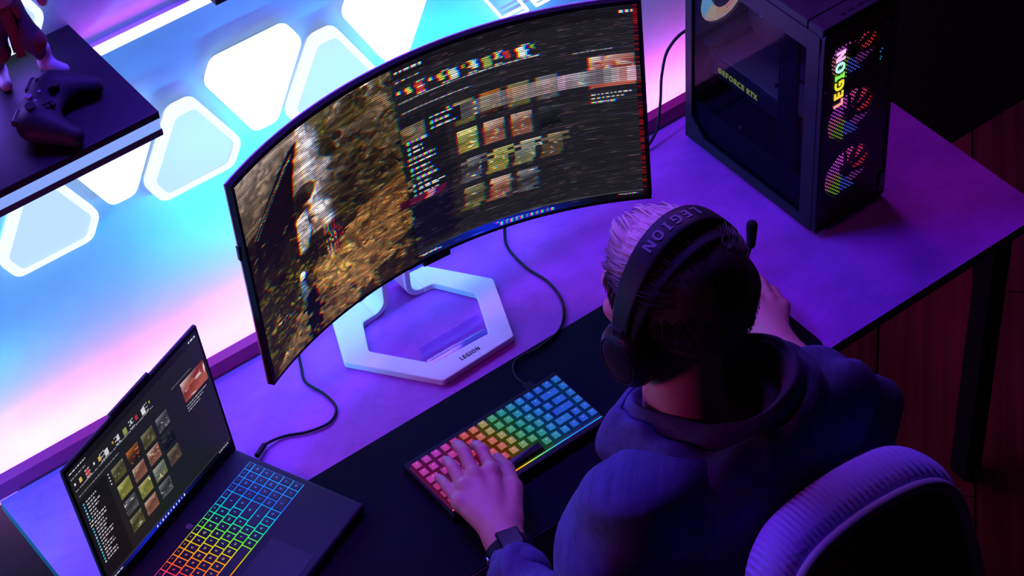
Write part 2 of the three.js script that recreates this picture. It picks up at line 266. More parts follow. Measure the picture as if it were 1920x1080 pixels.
const dash = (g, x, y, w, h, c) => { g.fillStyle = c; for (let p = x; p < x + w;) { const l = h * (0.8 + rnd() * 2.2); g.fillRect(p, y, Math.min(l, x + w - p), h); p += l + h * 0.7; } };
function desktop(g, X, Y, W, H, seedIcons = true) {                 // dark file browser window
  g.fillStyle = '#1d1d20'; g.fillRect(X, Y, W, H);
  g.fillStyle = '#131316'; g.fillRect(X, Y, W, H * 0.055); g.fillRect(X, Y + H * 0.26, W * 0.2, H * 0.68);
  dash(g, X + W * 0.012, Y + H * 0.025, W * 0.12, H * 0.01, '#cfcfd4'); dash(g, X + W * 0.93, Y + H * 0.025, W * 0.055, H * 0.012, '#e8e8ec');
  for (let k = 0; k < 4; k++) dash(g, X + W * (0.012 + 0.028 * k), Y + H * 0.07, W * 0.02, H * 0.009, '#b8b8be');
  const ic = ['#e8e8e8', '#d8c060', '#c03038', '#e8e8e8', '#d8b848', '#d8d8d8', '#c8a038', '#e0e0e0', '#90a050', '#d8d8dc', '#b83038', '#e8e8e8', '#98b048'];
  let px = X + W * 0.02; ic.forEach((c, i) => { g.fillStyle = c; const s = H * (0.018 + 0.014 * ((i * 7) % 3)); g.fillRect(px, Y + H * 0.115, s * 0.8, s * 1.1); dash(g, px - s * 0.4, Y + H * 0.172, s * 1.8, H * 0.008, '#a8a8ae'); px += W * (0.035 + 0.012 * (i % 3)); });
  for (let k = 0; k < 5; k++) for (let j = 0; j < 3; j++) dash(g, X + W * (0.1 + 0.11 * k), Y + H * (0.105 + 0.028 * j), W * 0.035, H * 0.009, '#c4c4ca');
  dash(g, X + W * 0.02, Y + H * 0.225, W * 0.3, H * 0.009, '#88888e');
  for (let i = 0; i < 20; i++) { const y = Y + H * (0.3 + i * 0.027); if (i === 6 || i === 7) { dash(g, X + W * 0.02, y, W * 0.12, H * 0.011, '#d0d0d4'); continue; } g.fillStyle = i % 4 === 3 ? '#9adfe8' : '#45b8d0'; g.beginPath(); g.arc(X + W * 0.028, y + H * 0.006, H * 0.0085, 0, 7); g.fill(); dash(g, X + W * 0.045, y, W * (0.04 + 0.06 * hash(i, 3)), H * 0.011, '#c6c6cc'); }
  for (let i = 0; i < 4; i++) { g.fillStyle = '#e8e8ea'; g.beginPath(); g.arc(X + W * 0.218, Y + H * (0.29 + i * 0.028), H * 0.006, 0, 7); g.fill(); }
  const kinds = [[0, 2, 0, 8], [7, 4, 3, 5], [9, 7, 2, 6], [9, 4, 8, -1]];
  for (let r = 0; r < 4; r++) for (let c = 0; c < 4; c++) if (kinds[r][c] >= 0) picture(g, X + W * (0.24 + c * 0.115), Y + H * (0.285 + r * 0.15), W * 0.088, H * 0.115, kinds[r][c] + (r + c) % 2);
  dash(g, X + W * 0.74, Y + H * 0.2, W * 0.16, H * 0.008, '#787880');
  picture(g, X + W * 0.8, Y + H * 0.235, W * 0.185, H * 0.16, 6);
  for (let j = 0; j < 3; j++) dash(g, X + W * 0.8, Y + H * (0.42 + 0.022 * j), W * (0.16 - 0.03 * j), H * 0.009, '#b0b0b6');
  g.fillStyle = '#3a3a3e'; g.fillRect(X, Y + H * 0.955, W, H * 0.008);
  const tb = g.createLinearGradient(X, 0, X + W, 0); tb.addColorStop(0, '#0a0a14'); tb.addColorStop(0.3, '#0a22c8'); tb.addColorStop(0.55, '#0a1890'); tb.addColorStop(0.8, '#08080f'); tb.addColorStop(1, '#08080c'); g.fillStyle = tb; g.fillRect(X, Y + H * 0.963, W, H * 0.037);
  for (let i = 0; i < 11; i++) { g.fillStyle = ['#dfe8ff', '#6aa0ff', '#ffffff', '#a8c8ff'][i % 4]; g.fillRect(X + W * (0.38 + i * 0.022), Y + H * 0.973, W * 0.009, H * 0.018); }
  dash(g, X + W * 0.9, Y + H * 0.972, W * 0.08, H * 0.008, '#d8d8e0'); dash(g, X + W * 0.02, Y + H * 0.975, W * 0.09, H * 0.01, '#d8d8e0');
}
function forest(g, W, H) {                                          // generic woodland game scene
  const sky = g.createLinearGradient(0, 0, 0, H); sky.addColorStop(0, '#a89a96'); sky.addColorStop(0.28, '#6a5c4c'); sky.addColorStop(0.6, '#2c2617'); sky.addColorStop(1, '#3a2c1c'); g.fillStyle = sky; g.fillRect(0, 0, W, H);
  const blot = (n, x0, x1, y0, y1, cols, s0, s1, a0 = 0.3, a1 = 0.8) => { for (let i = 0; i < n; i++) { g.globalAlpha = mix(a0, a1, rnd()); g.fillStyle = cols[Math.floor(rnd() * cols.length)]; const s = mix(s0, s1, rnd() * rnd()); g.beginPath(); g.ellipse(mix(x0, x1, rnd()), mix(y0, y1, rnd()), s, s * (0.3 + 0.5 * rnd()), (rnd() - 0.5) * 1.4, 0, 7); g.fill(); } g.globalAlpha = 1; };
  const light = g.createRadialGradient(W * 0.47, H * 0.22, 10, W * 0.47, H * 0.22, W * 0.3); light.addColorStop(0, '#efe4ea'); light.addColorStop(0.35, '#9a8a8a'); light.addColorStop(1, 'rgba(60,50,40,0)'); g.fillStyle = light; g.fillRect(0, 0, W, H * 0.6);
  g.fillStyle = '#b8a8a8'; g.globalAlpha = 0.75; g.fillRect(W * 0.34, H * 0.02, W * 0.17, H * 0.5); g.globalAlpha = 0.9; g.fillStyle = '#e9dfe4'; g.fillRect(W * 0.42, 0, W * 0.06, H * 0.45); g.globalAlpha = 1;
  blot(260, W * 0.55, W, 0, H * 0.55, ['#2a2412', '#4a4420', '#5c5a2c', '#332a18', '#6a5c40', '#1c160c'], 6, 70);
  blot(120, W * 0.72, W * 0.98, H * 0.08, H * 0.5, ['#6a5a48', '#84705a', '#9a8068', '#3c3022'], 6, 40);
  blot(220, 0, W * 0.4, H * 0.3, H * 0.62, ['#18120a', '#2a2010', '#3a3016', '#120d08'], 10, 90);
  g.fillStyle = '#161009'; g.beginPath(); g.moveTo(W * 0.06, H * 0.3); g.lineTo(W * 0.36, H * 0.07); g.lineTo(W * 0.42, H * 0.05); g.lineTo(W * 0.36, H * 0.2); g.lineTo(W * 0.32, H * 0.42); g.lineTo(W * 0.05, H * 0.46); g.fill();
  g.strokeStyle = '#8a7a68'; g.lineWidth = 7; g.beginPath(); g.moveTo(W * 0.06, H * 0.31); g.lineTo(W * 0.38, H * 0.09); g.stroke();
  for (let i = 0; i < 26; i++) { g.fillStyle = i % 3 ? '#d8c8b8' : '#f4ece0'; g.fillRect(W * (0.08 + i * 0.011), H * (0.315 - i * 0.0083), 5, 5); }
  g.fillStyle = '#d9cdd4'; g.beginPath(); g.moveTo(W * 0.33, H * 0.4); g.lineTo(W * 0.4, H * 0.38); g.lineTo(W * 0.41, H * 0.5); g.lineTo(W * 0.37, H * 0.56); g.lineTo(W * 0.32, H * 0.58); g.fill();
  for (const [x, y, r] of [[0.47, 0.1, 70], [0.5, 0.43, 60], [0.52, 0.5, 40], [0.46, 0.45, 36]]) { const q = g.createRadialGradient(W * x, H * y, 2, W * x, H * y, r); q.addColorStop(0, '#ffffff'); q.addColorStop(0.4, 'rgba(255,235,240,.7)'); q.addColorStop(1, 'rgba(255,230,240,0)'); g.fillStyle = q; g.fillRect(W * x - r, H * y - r, 2 * r, 2 * r); }
  const path = g.createLinearGradient(W * 0.3, H, W, H * 0.5); path.addColorStop(0, '#8a7058'); path.addColorStop(0.5, '#a8845c'); path.addColorStop(1, '#6a4a2c'); g.fillStyle = path; g.beginPath(); g.moveTo(W * 0.02, H); g.lineTo(W * 0.45, H * 0.68); g.lineTo(W * 0.7, H * 0.56); g.lineTo(W, H * 0.5); g.lineTo(W, H * 0.78); g.lineTo(W * 0.6, H); g.fill();
  blot(420, W * 0.2, W, H * 0.56, H, ['#4a3420', '#a07a50', '#6a4e30', '#b08a5c', '#241808', '#c8a070', '#382616'], 3, 30);
  g.lineCap = 'round'; for (let i = 0; i < 900; i++) { const x = rnd() * W, y = H * (0.35 + 0.65 * rnd()), l = 8 + 26 * rnd(), a = (x / W - 0.5) * 1.2 + (rnd() - 0.5) * 1.6; g.globalAlpha = 0.35 + 0.5 * rnd(); g.strokeStyle = ['#0c0804', '#1a120a', '#2a2410', '#7a7028', '#c8b890', '#5a4a20', '#100c06'][Math.floor(rnd() * 7)]; g.lineWidth = 1.5 + 3 * rnd(); g.beginPath(); g.moveTo(x, y); g.quadraticCurveTo(x + l * 0.5, y + Math.sin(a) * l - 6, x + Math.cos(a) * l, y + Math.sin(a) * l); g.stroke(); } g.globalAlpha = 1;
  blot(200, W * 0.4, W * 0.62, H * 0.66, H * 0.84, ['#e8c070', '#f4d890', '#c88a40'], 3, 30, 0.15, 0.5);
  blot(420, 0, W * 0.4, H * 0.55, H * 0.95, ['#3c4016', '#6a6a20', '#8a8430', '#1e1a0a', '#a89838', '#2a2c10'], 3, 30);
  blot(160, W * 0.1, W * 0.4, H * 0.75, H, ['#d8c8b0', '#8a7a60', '#20180e', '#f0e8dc'], 2, 14);
  g.fillStyle = '#0c0a10'; g.beginPath(); g.ellipse(W * 0.34, H * 0.86, W * 0.045, H * 0.1, 0.15, 0, 7); g.fill(); g.fillRect(W * 0.3, H * 0.9, W * 0.035, H * 0.1); g.fillRect(W * 0.35, H * 0.9, W * 0.035, H * 0.09);
  g.fillStyle = '#6a86a8'; g.beginPath(); g.ellipse(W * 0.3, H * 0.73, W * 0.02, H * 0.07, 0.1, 0, 7); g.fill(); g.fillStyle = '#f4f0f4'; g.beginPath(); g.ellipse(W * 0.31, H * 0.67, W * 0.02, H * 0.02, 0, 0, 7); g.fill();
  for (const x of [0.485, 0.505, 0.535, 0.55]) { g.fillStyle = x > 0.53 ? '#a02848' : '#d0b8b8'; g.fillRect(W * x, H * 0.52, W * 0.008, H * 0.17); }
}
const monitorTex = (() => {
  const W = 1792, H = 960, cv = document.createElement('canvas'); cv.width = W; cv.height = H; const g = cv.getContext('2d');
  g.save(); g.beginPath(); g.rect(0, 0, W * 0.46, H); g.clip(); forest(g, W * 0.47, H); g.restore();
  desktop(g, W * 0.455, 0, W * 0.545, H);
  g.fillStyle = '#0a0a1c'; g.fillRect(W * 0.457, H * 0.7, W * 0.1, H * 0.22);
  g.fillStyle = '#501030'; g.fillRect(W * 0.43, H * 0.66, W * 0.12, H * 0.035); g.fillStyle = '#c07090'; g.fillRect(W * 0.5, H * 0.66, W * 0.02, H * 0.035);
  const src = g.getImageData(0, 0, W, H).data, out = new Uint8Array(W * H * 4);
  for (let y = 0; y < H; y++) {
    const band = Math.floor(y / 14), j = hash(band, 5) > 0.8 ? (hash(band, 9) - 0.5) * 60 : 0, ch = 3 + 6 * hash(Math.floor(y / 40), 2), glitch = y > H * 0.30 && y < H * 0.375;
    const line = y % 9 < 3 ? 0.3 : 1;
    for (let x = 0; x < W; x++) {
      const k = (y * W + x) * 4, right = x > W * 0.455, wob = right ? Math.sin(x * 0.006 + y * 0.11) * 2.5 : Math.sin(x * 0.01) * 1.5, sh = glitch && right ? 110 : j;
      const at = (dx, c) => src[(clamp(Math.round(y + wob), 0, H - 1) * W + clamp(Math.round(x - sh - dx), 0, W - 1)) * 4 + c];
      let r = at(-ch, 0), gg = at(0, 1), b = at(ch, 2);
      if (glitch && right && x > W * 0.6) { const t = 0.25 + 0.55 * hash(Math.floor(x / 30), 4) * sm(clamp((x / W - 0.6) * 3)); r = mix(r, 225, t); gg = mix(gg, 165 + 60 * hash(Math.floor(x / 50), 3), t); b = mix(b, 220, t); }
      if (x > W * 0.99) { r = hash(Math.floor(y / 8), 1) > 0.55 ? 110 : 20; gg *= 0.3; b *= 0.3; }
      if (right && !glitch) { const n = hash(Math.floor(x / 24), Math.floor(y / 3)); if (n > 0.955) { r += 60 * hash(x >> 4, y); gg += 40 * hash(y, x >> 4); b += 30; } }
      let e = 1.0; if (!right) { const n1 = Math.abs(vnoise(x * 0.02 + 3 * vnoise(x * 0.01, y * 0.02), y * 0.055) - 0.5) * 2, n2 = vnoise(x * 0.09, y * 0.22); e = (0.55 + 0.6 * n1) * (0.85 + 0.25 * n2); const hl = vnoise(x * 0.05 + 9, y * 0.16 + 3); if (hl > 0.88) e *= 1.5; r = 255 * Math.pow(clamp(r / 255), 1.25) * 1.2; gg = 255 * Math.pow(clamp(gg / 255), 1.3) * 1.2; b = 255 * Math.pow(clamp(b / 255), 1.4) * 1.2; } else { const st = vnoise(x * 0.012, y * 0.6); e = 0.72 + 0.5 * st; if (st > 0.82) { r += 18; gg += 26 * hash(Math.floor(y / 3), 8); b += 22 * hash(Math.floor(y / 3), 3); } } out[k] = clamp(r * line * e, 0, 255); out[k + 1] = clamp(gg * line * e, 0, 255); out[k + 2] = clamp(b * line * e, 0, 255); out[k + 3] = 255;
    }
  }
  const flip = new Uint8Array(out.length); for (let y = 0; y < H; y++) flip.set(out.subarray((H - 1 - y) * W * 4, (H - y) * W * 4), y * W * 4);
  const t = new THREE.DataTexture(flip, W, H); t.colorSpace = THREE.SRGBColorSpace; t.magFilter = t.minFilter = THREE.LinearFilter; t.needsUpdate = true; return t;
})();
const laptopTex = canvasTex(1400, 1000, (g, w, h) => { g.fillStyle = '#000'; g.fillRect(0, 0, w, h); desktop(g, 0, 0, w, h); });

// ---------------------------------------------------------------- curved monitor
{
  const mon = thing('curved_monitor', 'wide curved monitor with glitched picture on a white ring stand', 'monitor', [-0.145, DESK, 0.15]);
  const R = 0.738, W = 0.815, H = 0.436, yaw = -0.076, tilt = 0.055, c0 = [-0.117, 1.137, 0.146];
  const at = (u, v, off = 0) => {                                    // u along the arc, v up, off in front of the glass
    const a = u * W / 2 / R, rr = R - off, lx = rr * Math.sin(a), z = R - rr * Math.cos(a), y = v * H / 2;
    const y2 = y * Math.cos(tilt) + z * Math.sin(tilt), z2 = -y * Math.sin(tilt) + z * Math.cos(tilt);
    return [c0[0] + lx * Math.cos(yaw) + z2 * Math.sin(yaw), c0[1] + y2, c0[2] - lx * Math.sin(yaw) + z2 * Math.cos(yaw)];
  };
  const sheet = (u0, u1, v0, v1, off) => grid(64, 8, (u, v) => at(mix(u0, u1, u), mix(v0, v1, v), typeof off === 'function' ? off(u, v) : off));
  const flip = (g) => { const i = g.index.array; for (let k = 0; k < i.length; k += 3) { const t = i[k]; i[k] = i[k + 1]; i[k + 1] = t; } g.computeVertexNormals(); return g; };
  const rimU = 0.988, rimV = 0.975, T = 0.012;
  const frontFrame = () => { const o = (u) => 0; return join(sheet(-1, 1, rimV - 0.02, 1, 0), sheet(-1, 1, -1, -rimV + 0.02, 0), grid(2, 8, (u, v) => at(mix(-1, -rimU + 0.006, u), mix(-1, 1, v), 0)), grid(2, 8, (u, v) => at(mix(rimU - 0.006, 1, u), mix(-1, 1, v), 0))); };
  part(mon, 'bezel', frontFrame(), M.blackGloss, { room: true });
  const edge = join(flip(grid(64, 2, (u, v) => at(mix(-1, 1, u), 1, -T * (1 - v)))), grid(64, 2, (u, v) => at(mix(-1, 1, u), -1, -T * (1 - v))), flip(grid(2, 8, (u, v) => at(-1, mix(-1, 1, v), -T * u))), grid(2, 8, (u, v) => at(1, mix(-1, 1, v), -T * u)));
  part(mon, 'edge_band', edge, std([0.008, 0.008, 0.01], 0.85, { side: THREE.DoubleSide }), { room: true });
  const lip = [...Array(41)].map((_, i) => V(...at(-1 + i / 20, 1, -T))); part(mon, 'trim', join(new THREE.TubeGeometry(new THREE.CatmullRomCurve3(lip), 80, 0.0018, 6), tube([at(-1, 1, -T), at(-1, 0, -T), at(-1, -1, -T)], 0.0018, 8, 6), tube([at(1, 1, -T), at(1, 0, -T), at(1, -1, -T)], 0.0018, 8, 6)), std([0.62, 0.58, 0.62], 0.35), { room: true, label: 'thin pale outer edge' });
  part(mon, 'back_shell', join(flip(sheet(-1, 1, -1, 1, -T)), flip(sheet(-0.62, 0.62, -0.6, 0.62, (u, v) => -T - 0.035 * sm(clamp(Math.min(u, 1 - u) * 9)) * sm(clamp(Math.min(v, 1 - v) * 5))))), std([0.3, 0.3, 0.33], 0.5, { side: THREE.DoubleSide }), { room: true });
  const sg = sheet(-rimU + 0.004, rimU - 0.004, -rimV + 0.008, rimV - 0.008, 0.0006);
  part(mon, 'screen', sg, new THREE.MeshStandardMaterial({ color: 0x020202, roughness: 0.55, emissive: 0xffffff, emissiveMap: monitorTex, emissiveIntensity: 1.5 }), { room: true, label: 'glowing screen with a torn forest scene and file browser' });
  const tab = at(0.0, -1, 0); part(mon, 'sensor_tab', box(-0.028, 0.028, -0.012, 0.004, -0.016, 0.002, 0.002).rotateY(yaw).translate(...tab), M.blackGloss, { room: true });
  const joy = at(-1, 0.35, -0.012); part(mon, 'side_button', box(-0.003, 0.003, -0.015, 0.015, -0.004, 0.004, 0.001).translate(...joy), M.black, { room: true });
  part(mon, 'back_light', box(-0.41, 0.21, 1.022, 1.058, 0.060, 0.100, 0.004), [M.white, M.white, M.white, M.white, M.white, glow(CYAN, 3)], { room: true, label: 'cyan light bar on the back' });
  // stand: open white ring lying on the desk, its two ends bent up into the neck
  const y0 = DESK, th = 0.014, S = (p) => p.map(([x, z]) => [x, -z]);
  const ring = roundedPoly(S([[-0.098, 0.016], [-0.062, 0.018], [0.016, 0.130], [-0.044, 0.272], [-0.206, 0.278], [-0.316, 0.126], [-0.274, 0.024], [-0.206, 0.018], [-0.206, 0.064], [-0.234, 0.066], [-0.266, 0.132], [-0.194, 0.232], [-0.074, 0.236], [-0.032, 0.142], [-0.076, 0.068], [-0.098, 0.066]]), 0.006);
  const ringG = extrude(ring, th, 0.002).rotateX(-Math.PI / 2).translate(0, y0, 0);
  const wm = std([0.86, 0.78, 0.80], 0.33);
  const base = part(mon, 'ring_base', ringG, wm, { room: true, label: 'white open ring base' });
  const arm = (pts, z0, z1) => { const n = pts.length, out = []; for (let i = 0; i < n; i++) { const a = pts[Math.max(0, i - 1)], b = pts[Math.min(n - 1, i + 1)], d = new THREE.Vector2(b[0] - a[0], b[1] - a[1]).normalize(); out.push([pts[i], [-d.y, d.x]]); }
    const s = new THREE.Shape(); out.forEach(([p, q], i) => (i ? s.lineTo(p[0] + q[0] * 0.006, p[1] + q[1] * 0.006) : s.moveTo(p[0] + q[0] * 0.006, p[1] + q[1] * 0.006))); out.reverse().forEach(([p, q]) => s.lineTo(p[0] - q[0] * 0.006, p[1] - q[1] * 0.006)); return extrude(s, z1 - z0, 0.0015).translate(0, 0, z0); };
  const curve = (x, dir, top) => { const r = 0.03, p = [[x - dir * (r + 0.02), y0 + 0.007], [x - dir * r, y0 + 0.007]]; for (let k = 1; k <= 8; k++) { const a = k / 8 * Math.PI / 2; p.push([x - dir * r + dir * r * Math.sin(a), y0 + 0.007 + r * (1 - Math.cos(a))]); } p.push([x, y0 + 0.16], [top, y0 + 0.3], [top, y0 + 0.42]); return p; };
  part(mon, 'neck', arm(curve(-0.128, -1, -0.128), 0.017, 0.065), wm, { room: true }); part(mon, 'neck', arm(curve(-0.178, 1, -0.160), 0.019, 0.064), wm, { room: true });
  part(mon, 'neck_hub', box(-0.2, -0.09, 1.09, 1.19, 0.03, 0.1, 0.01), wm, { room: true });
  const logo = lettering('LEGION', 0.0085, 0.0006).rotateX(-Math.PI / 2).rotateY(0.02).translate(-0.1305, y0 + th, 0.2545);
  part(base, 'lettering', logo.translate(0.145, -y0, -0.15), std([0.02, 0.02, 0.03], 0.5), { label: 'black word on the ring front' });
  const acr = new THREE.MeshPhysicalMaterial({ color: 0xe8e8ff, roughness: 0.08, transmission: 1, thickness: 0.0, ior: 1.45 });
  const rest = thing('phone_rest', 'clear plastic ledge lying inside the white ring stand', 'phone rest', [-0.13, DESK, 0.21]);
  part(rest, 'ledge', box(-0.068, 0.064, 0.0006, 0.006, 0.0, 0.022, 0.002), acr); part(rest, 'lip', box(-0.066, 0.066, 0.006, 0.028, -0.010, -0.006, 0.0015).rotateX(-0.5), acr); part(rest, 'groove', box(-0.06, 0.058, 0.006, 0.0072, 0.006, 0.0075), std([0.5, 0.5, 0.55], 0.3));
}

// ---------------------------------------------------------------- desk mat, keyboards, laptop
const MAT = DESK + 0.003;
{
  const s = roundedPoly([[-0.63, -0.305], [0.375, -0.305], [0.375, -0.6485], [-0.63, -0.6485]], 0.03);
  const weave = dataTex(128, 128, (u, v) => { const n = 0.75 + 0.25 * (hash(Math.floor(u * 128), Math.floor(v * 128)) - 0.5) + 0.15 * Math.sin(u * 400) * Math.sin(v * 400); return [n, n, n]; });
  const mat = thing('desk_mat', 'wide black cloth desk mat under the keyboard and mouse', 'desk mat', [0, DESK, 0]);
  const g = extrude(s, 0.003, 0.0008, 1).rotateX(-Math.PI / 2); const p = g.attributes.position, uv = g.attributes.uv; for (let i = 0; i < p.count; i++) uv.setXY(i, p.getX(i) * 20, p.getZ(i) * 20);
  part(mat, 'cloth', g, std([0.010, 0.011, 0.022], 0.95, { map: weave }));
}
function frustum(w, d, h, ix, iz, dish = 0, back = 0) {             // key cap: tapered box, top pushed back, open below; groups: 0 sides, 1 top
  const b = [[-w / 2, 0, -d / 2], [w / 2, 0, -d / 2], [w / 2, 0, d / 2], [-w / 2, 0, d / 2]], t = [[-w / 2 + ix, h, -d / 2 + iz + back], [w / 2 - ix, h, -d / 2 + iz + back], [w / 2 - ix, h, d / 2 - iz + back], [-w / 2 + ix, h, d / 2 - iz + back]];
  const pos = [], uv = []; const tri = (a, c, e) => { pos.push(...a, ...c, ...e); for (const q of [a, c, e]) uv.push(q[0] / w + 0.5, q[2] / d + 0.5); };
  for (let i = 0; i < 4; i++) { const j = (i + 1) % 4; tri(b[i], t[i], b[j]); tri(b[j], t[i], t[j]); }
  const n0 = pos.length / 3, m = [0, h - dish, back]; for (let i = 0; i < 4; i++) { const j = (i + 1) % 4; tri(t[i], m, t[j]); }
  const g = new THREE.BufferGeometry(); g.setAttribute('position', new THREE.Float32BufferAttribute(pos, 3)); g.setAttribute('uv', new THREE.Float32BufferAttribute(uv, 2)); g.computeVertexNormals();
  g.addGroup(0, n0, 0); g.addGroup(n0, pos.length / 3 - n0, 1); return g;
}
const ramp = (stops) => (t) => { for (let i = 1; i < stops.length; i++) if (t <= stops[i][0]) { const a = stops[i - 1], b = stops[i], k = clamp((t - a[0]) / (b[0] - a[0])); return [0, 1, 2].map((c) => mix(a[1][c], b[1][c], k)); } return stops[stops.length - 1][1]; };
const rainbow = ramp([[0, [0.9, 0.05, 0.28]], [0.2, [0.75, 0.05, 0.6]], [0.29, [0.95, 0.06, 0.3]], [0.35, [1, 0.03, 0.02]], [0.42, [1, 0.2, 0.0]], [0.48, [0.8, 0.5, 0.0]], [0.56, [0.12, 0.6, 0.08]], [0.64, [0.02, 0.5, 0.3]], [0.72, [0.01, 0.35, 0.85]], [0.85, [0.01, 0.14, 1]], [1, [0.01, 0.25, 0.9]]]);
{
  const kb = thing('keyboard', 'compact mechanical keyboard with glowing rainbow keys on the black mat', 'keyboard', [-0.212, MAT, 0.470], 0.01);
  const W = 0.334, D = 0.148, u = 0.0202, H = 0.02;
  part(kb, 'case', new RoundedBoxGeometry(W, H, D, 2, 0.003).translate(0, H / 2, 0), std([0.01, 0.01, 0.012], 0.35));
  const wellTex = dataTex(256, 64, (a, b) => rainbow(a - 0.08 * (b - 0.5)).map((c) => Math.pow(c, 1 / 2.2)), true, false);
  part(kb, 'key_plate', new THREE.PlaneGeometry(u * 16 + 0.001, u * 6 + 0.001).rotateX(-Math.PI / 2).translate(0, H + 0.0006, 0), new THREE.MeshStandardMaterial({ color: 0x050505, emissive: 0xffffff, emissiveMap: wellTex, emissiveIntensity: 0.12 }), { label: 'rainbow backlight between the keys' });
  part(kb, 'edge_glow', new THREE.BoxGeometry(u * 16, 0.0012, 0.0012).translate(0, H + 0.0014, u * 3 + 0.0018), new THREE.MeshStandardMaterial({ color: 0x111111, emissive: 0xffffff, emissiveMap: wellTex, emissiveIntensity: 1.6 }), { label: 'bright rainbow line along the front edge' });
  const rows = [Array(16).fill(1), [...Array(13).fill(1), 2, 1], [1.5, ...Array(12).fill(1), 1.5, 1], [1.75, ...Array(11).fill(1), 2.25, 1], [2.25, ...Array(10).fill(1), 1.75, 1, 1], [1.25, 1.25, 1.25, 6.25, 1, 1, 1, 1, 1, 1]];
  const geos = {}, mats = {};
  rows.forEach((row, r) => { let x = -8; row.forEach((w, c) => {
    const cx = (x + w / 2) * u, cz = (r - 2.5) * u; x += w;
    const t = (cx / (16 * u) + 0.5) - 0.08 * (r / 5 - 0.5), key = Math.round(t * 28), col = rainbow(key / 28), space = w > 5;
    mats[key] ??= [new THREE.MeshPhysicalMaterial({ color: new THREE.Color().setRGB(...col.map((k) => 0.008 + 0.07 * k)), roughness: 0.35, emissive: new THREE.Color().setRGB(...col), emissiveIntensity: 0.07 }), new THREE.MeshPhysicalMaterial({ color: new THREE.Color().setRGB(...col.map((k) => 0.008 + 0.07 * k)), roughness: 0.5, emissive: new THREE.Color().setRGB(...col), emissiveIntensity: 0.42 })];
    geos[w] ??= frustum(w * u - 0.0016, u - 0.0016, 0.0085, 0.0028, 0.0022, 0.0007, -0.0008);
    const k = part(kb, 'key', geos[w], space ? M.blackGloss : mats[key], { at: [cx, H + 0.0012, cz] });
    if (!space) { mats['l' + key] ??= glow(col.map((q) => 0.25 + q), 0.9); geos.leg ??= new THREE.CircleGeometry(0.0011, 6).rotateX(-Math.PI / 2); part(k, 'legend', geos.leg, mats['l' + key], { at: [0.001, 0.0088, -0.0035] }); }
  }); });
  part(kb, 'cable_plug', box(0.105, 0.125, 0.004, 0.014, -0.092, -0.072, 0.003), M.blackMatte);
}
